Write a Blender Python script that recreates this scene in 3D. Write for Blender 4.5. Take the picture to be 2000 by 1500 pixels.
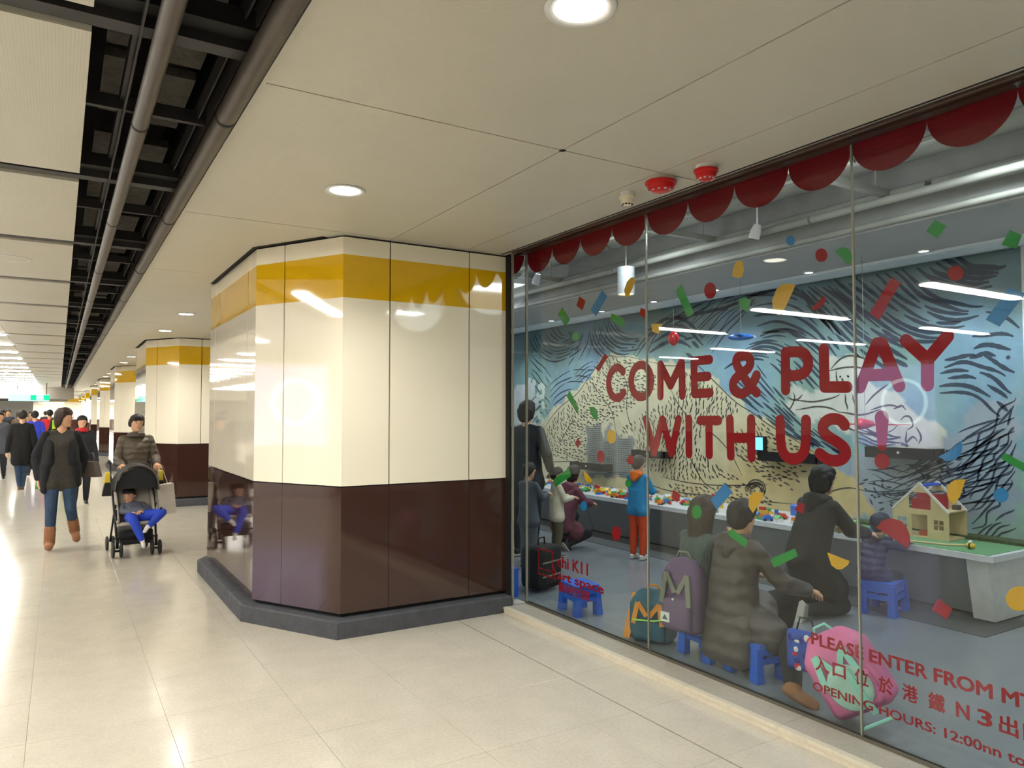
import bpy, bmesh, math, random
from mathutils import Vector, Matrix
random.seed(11)
PI = math.pi
SC = bpy.context.scene
COL = SC.collection
for _o in list(bpy.data.objects): bpy.data.objects.remove(_o)

# ---------------------------------------------------------------- camera
FPX, CAMH = 1444.0, 1.55
PIT = math.atan(57 / FPX); YAW = math.atan(885 / math.hypot(FPX, 57))
CF = Vector((math.sin(YAW) * math.cos(PIT), math.cos(YAW) * math.cos(PIT), math.sin(PIT)))
CR = Vector((math.cos(YAW), -math.sin(YAW), 0)); CU = CR.cross(CF); CC = Vector((0, 0, CAMH))
cam = bpy.data.cameras.new('camera'); camo = bpy.data.objects.new('camera', cam); COL.objects.link(camo)
m3 = Matrix((CR, CU, -CF)).transposed(); camo.matrix_world = Matrix.Translation(CC) @ m3.to_4x4()
cam.sensor_width = 36; cam.lens = FPX / 2000 * 36; cam.clip_start = .05; cam.clip_end = 300
SC.camera = camo

# ---------------------------------------------------------------- world, exposure
w = bpy.data.worlds.new('world'); SC.world = w; w.use_nodes = True
w.node_tree.nodes['Background'].inputs[0].default_value = (1, .97, .92, 1)
w.node_tree.nodes['Background'].inputs[1].default_value = .12
SC.view_settings.view_transform = 'Standard'; SC.view_settings.look = 'None'
SC.view_settings.gamma = 1; SC.view_settings.use_curve_mapping = False
SC.view_settings.exposure = .95
SC.cycles.max_bounces = 8; SC.cycles.transparent_max_bounces = 16; SC.cycles.sample_clamp_indirect = 6
SC.cycles.caustics_reflective = False; SC.cycles.caustics_refractive = False

LAMP_E = 22.0       # corridor strip lamps
DOWN_E = 9.0      # corridor downlight discs
def light(kind, name, loc, power, color=(1, 1, 1), size=.1, rot=(0, 0, 0), spot=None, blend=.5, sy=None):
    l = bpy.data.lights.new(name, kind); l.energy = power; l.color = color
    if kind == 'AREA':
        l.size = size
        if sy: l.shape = 'RECTANGLE'; l.size_y = sy
    else: l.shadow_soft_size = size
    if kind == 'SPOT': l.spot_size = spot; l.spot_blend = blend
    o = bpy.data.objects.new(name, l); o.location = loc; o.rotation_euler = rot; COL.objects.link(o)
    return o
# downlights of the near ceiling strip (pairs between the columns)
DLY = []
for k in range(-1, 8):
    for y in (1.82, 4.05): DLY.append(y + 8.4 * k)
for y in DLY:
    if -5 < y < 40: light('SPOT', 'downlight_beam', (1.365, y, 2.79), 60 if y < 20 else 45, (1, .955, .88), .07, (0, 0, 0), 2.6, .8)
# strip lamps of the corridor: long crosswise battens
BEAMY = [-5.4, -3.35, -1.35, .65, 2.62, 4.5, 6.32, 8.25, 10.2, 12.15, 14.15, 16.15] + [18.2 + 2.04 * k for k in range(12)]
LAMPY = [y + .22 if y > 12 else y for y in [-5.0, -3.0, -1.0, 1.0, 2.9, 4.0, 6.08, 8.2, 10.2, 12.15, 14.15, 16.15]] + [18.42 + 2.04 * k for k in range(12)]
for y in LAMPY:
    if y < 34:
        for x in (-1.7, -5.3): light('AREA', 'strip_lamp_light', (x, y, 2.80), 36 if y < 14 else 70, (1, .98, .945), 1.8, (0, 0, 0), sy=.14)
for y in (46, 56, 66, 73): light('AREA', 'far_hall_fill', (-.6, y, 2.55 if y > 43 else 2.8), 260, (1, .98, .94), 2.0)  # added to brighten the far end, no fixtures there
# play room: cold spots in the soffit and added fill lights without fixtures
for y in (2.6, 3.4, 4.5, 5.68, 6.66, 7.66, 8.83, 10):
    light('SPOT', 'room_spot', (5.95, y, 2.88), 23, (.86, .93, 1), .04, (math.radians(4), 0, 0), 2.3, .6)
for x, y in ((4.6, 2.2), (4.5, 5.2), (4.5, 8.6), (4.6, -.6)):
    light('AREA', 'room_fill_light', (x, y, 3.12), 10, (.93, .96, 1), .5)
for y in (1.0, 3.0, 5.0, 7.5, 10): light('POINT', 'room_ceiling_fill', (4.1, y, 3.0), 8, (.95, .97, 1), .35)  # added points that lift the open ceiling, no lamps hang here

# ---------------------------------------------------------------- unprojection at real depths
def ray(x, y): return CR * (x - 1000) + CU * (750 - y) + CF * FPX
def at_z(x, y, z=0): d = ray(x, y); return CC + d * ((z - CAMH) / d.z)
def at_x(x, y, X): d = ray(x, y); return CC + d * (X / d.x)
def at_y(x, y, Y): d = ray(x, y); return CC + d * (Y / d.y)

# ---------------------------------------------------------------- materials
def lin(h):
    if isinstance(h, str):
        h = h.lstrip('#'); c = [int(h[i:i + 2], 16) / 255 for i in (0, 2, 4)]
    else: c = h
    return tuple((v / 12.92 if v <= .04045 else ((v + .055) / 1.055) ** 2.4) for v in c) + (1,)
MATS = {}
def mat(name, col, rough=.5, metal=0, spec=.5, coat=0, noise=None, bump=None, emit=None, vc=None):
    """noise=(scale, strength) colour mottling; bump=(kind, scale, strength, dist) relief"""
    if name in MATS: return MATS[name]
    m = bpy.data.materials.new(name); m.use_nodes = True; nt = m.node_tree; N = nt.nodes; L = nt.links
    b = N['Principled BSDF']; c = lin(col)
    b.inputs['Base Color'].default_value = c; b.inputs['Roughness'].default_value = rough
    b.inputs['Metallic'].default_value = metal; b.inputs['Specular IOR Level'].default_value = spec
    b.inputs['Coat Weight'].default_value = coat; b.inputs['Coat Roughness'].default_value = .04
    tc = N.new('ShaderNodeTexCoord')
    src = None
    if vc:
        a = N.new('ShaderNodeVertexColor'); a.layer_name = vc; src = a.outputs[0]; L.new(src, b.inputs['Base Color'])
    n = noise or (14, .06)
    t = N.new('ShaderNodeTexNoise'); t.inputs['Scale'].default_value = n[0]; t.inputs['Detail'].default_value = 4
    L.new(tc.outputs['Object'], t.inputs['Vector'])
    mp = N.new('ShaderNodeMapRange'); mp.inputs[1].default_value = .3; mp.inputs[2].default_value = .7
    mp.inputs[3].default_value = 1 - n[1]; mp.inputs[4].default_value = 1 + n[1]
    L.new(t.outputs[0], mp.inputs[0])
    mx = N.new('ShaderNodeVectorMath'); mx.operation = 'SCALE'
    if src: L.new(src, mx.inputs[0])
    else: mx.inputs[0].default_value = c[:3]
    L.new(mp.outputs[0], mx.inputs['Scale']); L.new(mx.outputs[0], b.inputs['Base Color'])
    if bump:
        kind, sc, st, dist = bump
        if kind == 'noise':
            q = N.new('ShaderNodeTexNoise'); q.inputs['Scale'].default_value = sc; q.inputs['Detail'].default_value = 3; L.new(tc.outputs['Object'], q.inputs['Vector']); h = q.outputs[0]
        elif kind == 'quilt':
            q = N.new('ShaderNodeTexWave'); q.bands_direction = 'Z'; q.inputs['Scale'].default_value = sc; q.inputs['Distortion'].default_value = 2.2; q.inputs['Detail Scale'].default_value = 2.5
            L.new(tc.outputs['Object'], q.inputs['Vector']); h = q.outputs[1]
        elif kind == 'knit':
            q = N.new('ShaderNodeTexWave'); q.bands_direction = 'X'; q.inputs['Scale'].default_value = sc; q.inputs['Distortion'].default_value = 1
            L.new(tc.outputs['Object'], q.inputs['Vector']); h = q.outputs[1]
        elif kind == 'dots':
            q = N.new('ShaderNodeTexVoronoi'); q.inputs['Scale'].default_value = sc; q.inputs['Randomness'].default_value = 0
            L.new(tc.outputs['Object'], q.inputs['Vector']); h = q.outputs[0]
        bp = N.new('ShaderNodeBump'); bp.inputs['Strength'].default_value = st; bp.inputs['Distance'].default_value = dist
        L.new(h, bp.inputs['Height']); L.new(bp.outputs[0], b.inputs['Normal'])
    if emit: b.inputs['Emission Color'].default_value = lin(emit[0]); b.inputs['Emission Strength'].default_value = emit[1]
    MATS[name] = m; return m
def emis(name, col, s):
    if name in MATS: return MATS[name]
    m = bpy.data.materials.new(name); m.use_nodes = True; N = m.node_tree.nodes; N.clear()
    e = N.new('ShaderNodeEmission'); e.inputs[0].default_value = lin(col); e.inputs[1].default_value = s
    o = N.new('ShaderNodeOutputMaterial'); m.node_tree.links.new(e.outputs[0], o.inputs[0]); MATS[name] = m; return m
def glassmat():
    m = bpy.data.materials.new('shop_glass'); m.use_nodes = True; N = m.node_tree.nodes; L = m.node_tree.links; N.clear()
    o = N.new('ShaderNodeOutputMaterial'); mi = N.new('ShaderNodeMixShader'); tr = N.new('ShaderNodeBsdfTransparent'); gl = N.new('ShaderNodeBsdfGlossy'); fr = N.new('ShaderNodeFresnel')
    tr.inputs[0].default_value = (.93, .97, .95, 1); gl.inputs['Roughness'].default_value = 0.0; fr.inputs['IOR'].default_value = 1.45
    ge = N.new('ShaderNodeNewGeometry'); io = N.new('ShaderNodeMix'); io.inputs[2].default_value = 1.40; io.inputs[3].default_value = 1 / 1.40
    L.new(ge.outputs['Backfacing'], io.inputs[0]); L.new(io.outputs[0], fr.inputs['IOR'])
    L.new(fr.outputs[0], mi.inputs[0]); L.new(tr.outputs[0], mi.inputs[1]); L.new(gl.outputs[0], mi.inputs[2]); L.new(mi.outputs[0], o.inputs[0])
    return m
M_GLASS = glassmat()
def floor_mat(name, col, rough, speck):
    m = bpy.data.materials.new(name); m.use_nodes = True; N = m.node_tree.nodes; L = m.node_tree.links; b = N['Principled BSDF']
    g = N.new('ShaderNodeNewGeometry')
    v = N.new('ShaderNodeTexVoronoi'); v.inputs['Scale'].default_value = 38; L.new(g.outputs['Position'], v.inputs['Vector'])
    n = N.new('ShaderNodeTexNoise'); n.inputs['Scale'].default_value = 4.5; n.inputs['Detail'].default_value = 8; n.inputs['Roughness'].default_value = .65; L.new(g.outputs['Position'], n.inputs['Vector'])
    r = N.new('ShaderNodeValToRGB'); c = lin(col)
    r.color_ramp.elements[0].position = .3; r.color_ramp.elements[0].color = tuple(x * (1 - speck * 1.1) for x in c[:3]) + (1,)
    r.color_ramp.elements[1].position = .72; r.color_ramp.elements[1].color = tuple(min(1, x * (1 + speck * .5)) for x in c[:3]) + (1,)
    L.new(n.outputs[0], r.inputs[0])
    n2 = N.new('ShaderNodeTexNoise'); n2.inputs['Scale'].default_value = 60; n2.inputs['Detail'].default_value = 2; L.new(g.outputs['Position'], n2.inputs['Vector'])
    mp = N.new('ShaderNodeMapRange'); mp.inputs[1].default_value = .35; mp.inputs[2].default_value = .7; mp.inputs[3].default_value = 1 - speck; mp.inputs[4].default_value = 1 + speck * .5; L.new(n2.outputs[0], mp.inputs[0])
    mx = N.new('ShaderNodeVectorMath'); mx.operation = 'SCALE'; L.new(r.outputs[0], mx.inputs[0]); L.new(mp.outputs[0], mx.inputs['Scale'])
    L.new(mx.outputs[0], b.inputs['Base Color']); b.inputs['Roughness'].default_value = rough
    n3 = N.new('ShaderNodeTexNoise'); n3.inputs['Scale'].default_value = 2.2; L.new(g.outputs['Position'], n3.inputs['Vector'])
    bp = N.new('ShaderNodeBump'); bp.inputs['Strength'].default_value = .06; bp.inputs['Distance'].default_value = .02; L.new(n3.outputs[0], bp.inputs['Height']); L.new(bp.outputs[0], b.inputs['Normal'])
    MATS[name] = m; return m
M_FLOOR = floor_mat('polished_stone_tile', '#c8c2b4', .16, .07)
M_CURB = floor_mat('cream_sill_stone', '#d8d0bd', .3, .07)
M_SILL = floor_mat('grey_sill_stone', '#b2ada1', .3, .10)
M_ROOMFLOOR = floor_mat('grey_vinyl_floor', '#80858b', .24, .05)
M_CEIL = mat('cream_ceiling_panel', '#c2bfb3', .42, noise=(3, .02), bump=('dots', 90, .25, .004))
M_ENAMEL = mat('cream_enamel', '#f4eedb', .035, coat=.6, noise=(1.2, .015), bump=('noise', 1.6, .05, .05))
M_YEL = mat('yellow_enamel', '#dcb010', .05, coat=.6, noise=(1.2, .02), bump=('noise', 1.6, .05, .05))
M_BROWN = mat('brown_enamel', '#3d2620', .05, coat=.6, noise=(1.5, .04), bump=('noise', 1.6, .05, .05))
M_BLACK = mat('black_gap', '#0b0a0a', .7)
M_KERB = mat('dark_grey_concrete', '#4a4c52', .75, noise=(9, .18), bump=('noise', 22, .5, .02))
M_DARKST = mat('dark_steel', '#2c2a2b', .5, metal=.2, noise=(20, .15))
M_PIPE = mat('grey_brown_pipe', '#4b443d', .45, metal=.3, noise=(9, .12))
M_CONC = mat('dusty_concrete', '#4f4b45', .85, noise=(12, .3), bump=('noise', 30, .6, .02))
M_ALU = mat('brown_anodised_frame', '#4a3a33', .3, metal=.6)
M_SEAL = mat('clear_silicone_joint', '#8b8a7c', .3)
M_WHITE = mat('white_paint', '#d9dadb', .5)
M_GREYP = mat('grey_painted_plenum', '#94958f', .6, noise=(5, .10))
M_RED = mat('red_vinyl', '#900519', .6, spec=.2, noise=(3, .03)); M_RED2 = mat('dark_red_vinyl', '#800a1a', .6, spec=.2, noise=(3, .03))
M_GREEN = mat('green_vinyl', '#0e8030', .4, noise=(3, .03)); M_BLUE = mat('blue_vinyl', '#1670b0', .4, noise=(3, .03)); M_AMB = mat('yellow_vinyl', '#c9960f', .4, noise=(3, .03))
M_LAMP = emis('strip_lamp_glow', '#fffaf0', LAMP_E); M_DOWN = emis('downlight_glow', '#fff6e2', DOWN_E); M_SPOT = emis('cold_spot_glow', '#e2ecff', 14)

# ---------------------------------------------------------------- mesh helpers
class MB:
    """collects geometry for ONE mesh object"""
    def __init__(s): s.v = []; s.f = []; s.m = []; s.c = []
    def add(s, vs, fs, mi=0):
        o = len(s.v); s.v += [tuple(v) for v in vs]; s.f += [tuple(i + o for i in f) for f in fs]; s.m += [mi] * len(fs); return s
    def box(s, x0, y0, z0, x1, y1, z1, mi=0, M=None):
        vs = [Vector((x, y, z)) for z in (z0, z1) for y in (y0, y1) for x in (x0, x1)]
        if M: vs = [M @ v for v in vs]
        return s.add(vs, [(0, 2, 3, 1), (4, 5, 7, 6), (0, 1, 5, 4), (2, 6, 7, 3), (0, 4, 6, 2), (1, 3, 7, 5)], mi)
    def bar(s, p, q, wd, ht=None, mi=0, up=(0, 0, 1)):
        p = Vector(p); q = Vector(q); d = q - p; L = d.length; d.normalize(); u = Vector(up)
        if abs(d.dot(u)) > .95: u = Vector((1, 0, 0))
        r = d.cross(u).normalized(); u = r.cross(d); ht = ht or wd
        M = Matrix((r, d, u)).transposed().to_4x4(); M.translation = p
        return s.box(-wd / 2, 0, -ht / 2, wd / 2, L, ht / 2, mi, M)
    def tube(s, pts, r, n=10, mi=0, cap=True):
        pts = [Vector(p) for p in pts]; k = len(pts); rr = r if isinstance(r, (list, tuple)) else [r] * k
        vs = []; prev = None
        for i, p in enumerate(pts):
            d = (pts[min(i + 1, k - 1)] - pts[max(i - 1, 0)]).normalized()
            if prev is None:
                a = Vector((0, 0, 1)) if abs(d.z) < .9 else Vector((1, 0, 0)); u = d.cross(a).normalized()
            else:
                u = prev - d * prev.dot(d); u.normalize()
            prev = u; v = d.cross(u)
            for j in range(n):
                a = 2 * PI * j / n; vs.append(p + (u * math.cos(a) + v * math.sin(a)) * rr[i])
        fs = [(i * n + j, i * n + (j + 1) % n, (i + 1) * n + (j + 1) % n, (i + 1) * n + j) for i in range(k - 1) for j in range(n)]
        if cap: fs += [tuple(range(n))[::-1], tuple((k - 1) * n + j for j in range(n))]
        return s.add(vs, fs, mi)
    def lathe(s, prof, c=(0, 0, 0), n=20, mi=0, axis='z', M=None):
        ring = prof[0][0] > .02 and prof[-1][0] > .02 and (abs(prof[0][0] - prof[-1][0]) < .009)
        vs = []; k = len(prof)
        for r, z in prof:
            for j in range(n):
                a = 2 * PI * j / n; v = Vector((r * math.cos(a), r * math.sin(a), z))
                if axis == 'x': v = Vector((v.z, v.x, v.y))
                if axis == 'y': v = Vector((v.x, v.z, v.y))
                if M: v = M @ v
                vs.append(v + Vector(c))
        fs = [(i * n + j, i * n + (j + 1) % n, (i + 1) * n + (j + 1) % n, (i + 1) * n + j) for i in range(k - 1) for j in range(n)]
        if ring: fs += [((k - 1) * n + j, (k - 1) * n + (j + 1) % n, (j + 1) % n, j) for j in range(n)]
        else: fs += [tuple(range(n))[::-1], tuple((k - 1) * n + j for j in range(n))]
        return s.add(vs, fs, mi)
    def prism(s, poly, z0, z1, mi=0, f=None):
        """poly in 2D, extruded z0..z1; f maps (u,v,w) to a point"""
        f = f or (lambda u, v, w_: Vector((u, v, w_))); n = len(poly)
        vs = [f(u, v, z0) for u, v in poly] + [f(u, v, z1) for u, v in poly]
        return s.add(vs, [tuple(range(n))[::-1], tuple(range(n, 2 * n))] + [(i, (i + 1) % n, n + (i + 1) % n, n + i) for i in range(n)], mi)
    def ell(s, c, r, n=12, m=8, mi=0, M=None):
        if not isinstance(r, (tuple, list)): r = (r, r, r)
        prof = []; vs = []; c = Vector(c)
        for i in range(m + 1):
            a = PI * i / m
            for j in range(n):
                b = 2 * PI * j / n; v = Vector((r[0] * math.sin(a) * math.cos(b), r[1] * math.sin(a) * math.sin(b), r[2] * math.cos(a)))
                vs.append((M @ v if M else v) + c)
        return s.add(vs, [(i * n + j, (i + 1) * n + j, (i + 1) * n + (j + 1) % n, i * n + (j + 1) % n) for i in range(m) for j in range(n)], mi)
    def mesh(s, name, mats):
        me = bpy.data.meshes.new(name); me.from_pydata(s.v, [], s.f)
        for m in (mats if isinstance(mats, (list, tuple)) else [mats]): me.materials.append(m)
        if any(s.m): me.polygons.foreach_set('material_index', s.m)
        return me
    def build(s, name, mats, parent=None, smooth=False, **kw):
        me = s.mesh(name, mats)
        if smooth: me.polygons.foreach_set('use_smooth', [True] * len(me.polygons))
        o = bpy.data.objects.new(name, me); COL.objects.link(o); me.validate(); fixn(me)
        if smooth == 'auto':
            try: me.set_sharp_from_angle(angle=math.radians(40))
            except Exception: pass
        if parent: o.parent = parent
        for k, v in kw.items(): o[k] = v
        return o
def fixn(me):
    bm = bmesh.new(); bm.from_mesh(me); bmesh.ops.recalc_face_normals(bm, faces=bm.faces); bm.to_mesh(me); bm.free()
def empty(name, loc=(0, 0, 0), rz=0, **kw):
    o = bpy.data.objects.new(name, None); COL.objects.link(o); o.location = loc; o.rotation_euler = (0, 0, rz); o.empty_display_size = .1
    for k, v in kw.items(): o[k] = v
    return o
def tag(o, label, category, group=None):
    o['label'] = label; o['category'] = category
    if group: o['group'] = group
    return o
def copy_tree(o, parent=None):
    c = o.copy(); COL.objects.link(c)
    if parent: c.parent = parent
    for ch in list(o.children): copy_tree(ch, c)
    return c
def instance(o, name, parent, loc):
    c = bpy.data.objects.new(name, o.data); COL.objects.link(c); c.parent = parent; c.location = loc; return c

# ================================================================ THE SETTING
HC = 2.82
# floor slab with individual tiles near the camera
fl = MB().box(-9, -6, -.2, 2.58, 80, -.012).box(2.58, -6, -.2, 3.2, 80, -.012).build('floor', mat('tile_grout', '#a49b88', .7), kind='structure')
TX = [-2.5, -1.9, -1.3, -.7, -.1, .5, 1.1, 1.7, 2.3, 2.575]
TY = [-.6 + .6 * k for k in range(23)]    # to y = 12.6
g = .0007
def tile(x0, y0, x1, y1):
    b = MB(); e = .0012
    b.add([(x0 + g, y0 + g, -.012), (x1 - g, y0 + g, -.012), (x1 - g, y1 - g, -.012), (x0 + g, y1 - g, -.012),
           (x0 + g, y0 + g, -e * .4), (x1 - g, y0 + g, -e * .4), (x1 - g, y1 - g, -e * .4), (x0 + g, y1 - g, -e * .4),
           (x0 + g + e, y0 + g + e, 0), (x1 - g - e, y0 + g + e, 0), (x1 - g - e, y1 - g - e, 0), (x0 + g + e, y1 - g - e, 0)],
          [(0, 1, 5, 4), (1, 2, 6, 5), (2, 3, 7, 6), (3, 0, 4, 7), (4, 5, 9, 8), (5, 6, 10, 9), (6, 7, 11, 10), (7, 4, 8, 11), (8, 9, 10, 11)])
    return b.build('floor_tile', M_FLOOR, fl)
for i in range(len(TX) - 1):
    for j in range(len(TY) - 1):
        if TX[i] < -.75 and TY[j] < 3: continue
        tile(TX[i], TY[j], TX[i + 1], TY[j + 1])
for j in range(len(TY) - 1):       # narrow strip between the floor slot and the sill
    if TY[j] < 5.0: tile(2.625, TY[j], 2.99, min(TY[j + 1], 5.1))
MB().box(2.5845, -.6, -.012, 2.6235, 12.6, -.0002).build('floor_joint_strip', M_FLOOR, fl)
MB().box(2.5755, -.6, -.012, 2.584, 12.6, -.005).build('floor_slot', M_BLACK, fl)
# beyond the separate tiles: the same floor, its tiles too small to tell apart
b = MB()
for x in [-9 + .6 * k + .5 for k in range(20)]: pass
b.box(-9, 12.6, -.02, 3.2, 80, 0); b.box(-9, -6, -.02, -2.5, 12.6, 0); b.box(-2.5, -6, -.02, 3.2, -.6, 0); b.box(-2.5, -.6, -.02, -.7, 3.0, 0)
b.build('far_floor_tiling', M_FLOOR, fl, kind='stuff')

# play room floor
MB().box(3.19, -4, -.2, 7.2, 13, .002).build('floor', M_ROOMFLOOR, kind='structure')

# ceiling over the walkway along the shop: panels as parts
cl = MB().box(.66, -6, 3.0, 3.25, 80, 3.1).build('ceiling', M_BLACK, kind='structure')
def cpanel(x0, x1, y0, y1, z=HC, par=None, gp=.004):
    b = MB(); b.box(x0 + gp, y0 + gp, z, x1 - gp, y1 - gp, z + .03)
    return b.build('ceiling_panel', M_CEIL, par or cl)
CYS = [2.88 - 2.13 * 4 + 2.13 * k for k in range(20)]
for j in range(len(CYS) - 1):
    for x0, x1 in ((.645, 2.05), (2.05, 2.68), (2.68, 3.02)):
        cpanel(x0, x1, CYS[j], CYS[j + 1])
MB().box(.645, CYS[-1], HC, 3.02, 80, HC + .03).build('far_ceiling_panels', M_CEIL, cl, kind='stuff')
MB().box(.628, -6, HC - .02, .644, 80, HC + .20).build('edge_trim', M_CEIL, cl)
MB().box(3.02, 5.0, HC, 3.25, 80, HC + .03).build('ceiling_strip', M_CEIL, cl)

# corridor ceiling left of the open service slot
c2 = MB().box(-9, -6, 3.15, .07, 75, 3.2).build('ceiling', M_BLACK, kind='structure')
ORD = ['first', 'second', 'third', 'fourth', 'fifth', 'sixth', 'seventh', 'eighth', 'ninth', 'tenth', 'eleventh', 'twelfth', 'thirteenth', 'fourteenth', 'fifteenth', 'sixteenth', 'seventeenth', 'eighteenth', 'nineteenth', 'twentieth', 'twenty-first', 'twenty-second', 'twenty-third', 'twenty-fourth']
for k in range(len(BEAMY) - 1):
    y0, y1 = BEAMY[k] + .17, BEAMY[k + 1]
    for x0, x1 in ((-.74, .07), (-2.6, -.74), (-4.35, -2.6), (-6.2, -4.35), (-9, -6.2)):
        if x0 > -1 or y1 > 4: cpanel(x0, x1, y0, y1, HC, c2, .003)
        else: cpanel(x0, x1, y0, y1, HC, c2, .003)
    MB().box(-9, BEAMY[k] + .07, HC + .012, .62, BEAMY[k] + .15, HC + .07).build('cross_beam', M_DARKST, c2)
MB().box(-9, BEAMY[-1] + .2, HC, .07, 42.5, HC + .03).build('far_ceiling_panels', M_CEIL, c2, kind='stuff')
# dark service slot: void walls, beams, pale slabs above
sl = MB()
sl.box(.05, -6, 3.75, .68, 78, 3.8).box(.655, -6, HC + .03, .68, 78, 3.8).box(.04, -6, HC + .035, .055, 78, 3.8)
sl = sl.build('ceiling', M_BLACK, kind='structure')
for k in range(len(BEAMY) - 1):
    y0, y1 = BEAMY[k], BEAMY[k + 1]; ym = (y0 + y1) / 2 + .05
    MB().box(.06, y0 - .02, HC + .05, .65, y0 + .20, HC + .12).build('slot_beam', M_BLACK, sl)
    MB().box(.06, ym, HC + .06, .65, ym + .03, HC + .12).build('slot_crossbar', M_DARKST, sl)
    for a, c in ((y0 + .25, ym - .03), (ym + .1, y1 - .1)):
        MB().box(.14, a, HC + .33, .27, c, HC + .37).build('slab', M_CONC, sl)
        MB().box(.33, a, HC + .30, .52, c, HC + .34).build('slab', M_CONC, sl)
MB().box(.20, -6, HC + .10, .215, 78, HC + .16).box(.205, -6, HC + .0, .212, 78, HC + .03).build('cable_tray', M_DARKST, sl)
MB().box(.515, -6, HC + .08, .522, 78, HC + .16).box(.553, -6, HC + .06, .56, 78, HC + .14).build('cable_tray', M_DARKST, sl)
def longpipe(x, z, r, label, yy):
    p = empty('service_pipe', (x, 0, z)); tag(p, label, 'pipe')
    cuts = [-5.9] + yy + [75]
    for a, c in zip(cuts, cuts[1:]): MB().tube([(0, a + .004, 0), (0, c - .004, 0)], r, 16).build('pipe_length', M_PIPE, p, smooth='auto')
    for y in yy: MB().tube([(0, y - .012, 0), (0, y + .012, 0)], r * 1.05, 16).build('coupling', M_BLACK, p, smooth='auto')
longpipe(.272, HC - .030, .034, 'thinner grey-brown pipe down the middle of the dark ceiling slot', [1.2, 3.5, 5.4, 7.3, 9.2, 11.1, 13, 15, 17, 19, 21, 24, 27, 31, 36, 42])
longpipe(.575, HC - .022, .042, 'thicker grey-brown pipe along the right edge of the dark ceiling slot', [1.3, 3.25, 5.15, 7.1, 9.0, 11, 13, 15, 17, 19, 22, 25, 28, 32, 37, 42])

# far end: bulkhead over the corridor, end walls
MB().box(-9, 42.5, 2.25, .62, 42.7, 3.2).build('wall_bulkhead', mat('grey_bulkhead', '#a39c90', .6), kind='structure')
MB().box(-9, 42.8, 2.6, .62, 76, 2.66).build('ceiling', mat('dark_far_ceiling', '#1d1c1c', .7), kind='structure')
ew = MB().box(-1.9, 76, 0, 3.2, 76.3, 1.0, 0).box(-1.9, 76, 1.0, 3.2, 76.3, 2.55, 1).box(-1.9, 76, 2.55, 3.2, 76.3, 2.9, 2).box(-9, 88, 0, -1.9, 88.3, 3, 1).build('wall_far', [M_BROWN, M_ENAMEL, M_YEL], kind='structure')
MB().box(-9.3, -6, 0, -9, 90, 1.03, 1).box(-9.3, -6, 1.03, -9, 90, 3.2, 0).build('wall_left', [mat('cream_wall', '#b7ae9a', .25), M_BROWN], kind='structure')
MB().box(-9.3, -6.3, 0, 7.3, -6, 1.03, 1).box(-9.3, -6.3, 1.03, 7.3, -6, 4.2, 0).build('wall_behind', [mat('cream_wall_matt', '#b7ae9a', .4), M_BROWN], kind='structure')
MB().box(3.2, 13.0, 0, 3.35, 80, 3.1).build('wall_right', MATS['cream_wall'], kind='structure')
MB().box(-.62, 42.0, 2.33, -2.7, 42.3, 2.75)
tag(MB().box(-2.6, 42.0, 2.30, -.75, 42.3, 2.74).build('lightbox_sign', emis('lightbox_glow', '#ffffff', 4)), 'glowing white lightbox hanging at the far end of the corridor', 'sign')
s_ = empty('exit_sign', (-.45, 36, 2.05)); tag(s_, 'small hanging direction board with green end panels far down the corridor', 'sign')
MB().box(-1.3, 0, 0, .1, .12, .26).build('board', emis('sign_blue', '#8fd8dc', 1.6), s_)
MB().box(-.1, -.01, .03, .12, -.001, .24).build('green_panel', emis('sign_green', '#17a06c', 1.6), s_)
MB().box(-.55, -.01, .03, -.35, -.001, .24).build('green_panel', MATS['sign_green'], s_)
MB().tube([(-1.0, .06, .26), (-1.0, .06, .75)], .015, 6).build('hanger', M_DARKST, s_); MB().tube([(0, .06, .26), (0, .06, .75)], .015, 6).build('hanger', M_DARKST, s_)

# ---------------------------------------------------------------- strip lamps
lp = None; n = 0
for row, y in enumerate(LAMPY):
    for x in (-2.55, -6.2):
        if lp is None:
            lp = empty('strip_lamp', (x, y, HC)); o = lp
            MB().prism([(0, -.05), (.06, -.075), (1.75, -.075), (1.80, 0), (1.75, .075), (.06, .075), (0, .05)], -.022, -.002).build('diffuser', M_LAMP, lp)
            MB().box(-.02, -.095, -.002, 1.83, -.078, .02).box(-.02, .078, -.002, 1.83, .095, .02).build('housing', M_WHITE, lp)
        else: o = copy_tree(lp); o.location = (x, y, HC)
        tag(o, 'glowing crosswise strip lamp, %s row down the corridor, %s the columns' % (ORD[row], 'nearer to' if x > -4 else 'farther from'), 'lamp', 'strip lamps of the corridor ceiling')

# ---------------------------------------------------------------- downlights
dn = {1.82: 'large round downlight at the top of the photo, nearest the camera', 4.05: 'round downlight in the ceiling left of the big cream column corner',
      10.22: 'round downlight just left behind the near column, the nearer of the pair', 12.45: 'second round downlight behind the near column, in front of the second column'}
dp = None
for y in DLY:
    if y > 60 or y < -5: continue
    if dp is None:
        dp = empty('downlight'); o = dp
        MB().lathe([(.085, -.004), (.112, -.008), (.116, 0), (.085, 0)], n=28).build('rim', M_WHITE, dp, smooth=True)
        MB().lathe([(.001, -.003), (.085, -.003), (.085, -.001), (.001, -.001)], n=28).build('lens', M_DOWN, dp)
    else: o = copy_tree(dp)
    o.location = (1.365, y, HC - .001)
    key = [k for k in dn if abs(k - y) < .05]
    if key: tag(o, dn[key[0]], 'downlight', 'downlights of the walkway')
    else: tag(o, 'small downlight, %s along the walkway ceiling counted from the near wall' % ORD[DLY.index(y)], 'downlight', 'far downlights of the walkway')

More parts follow.
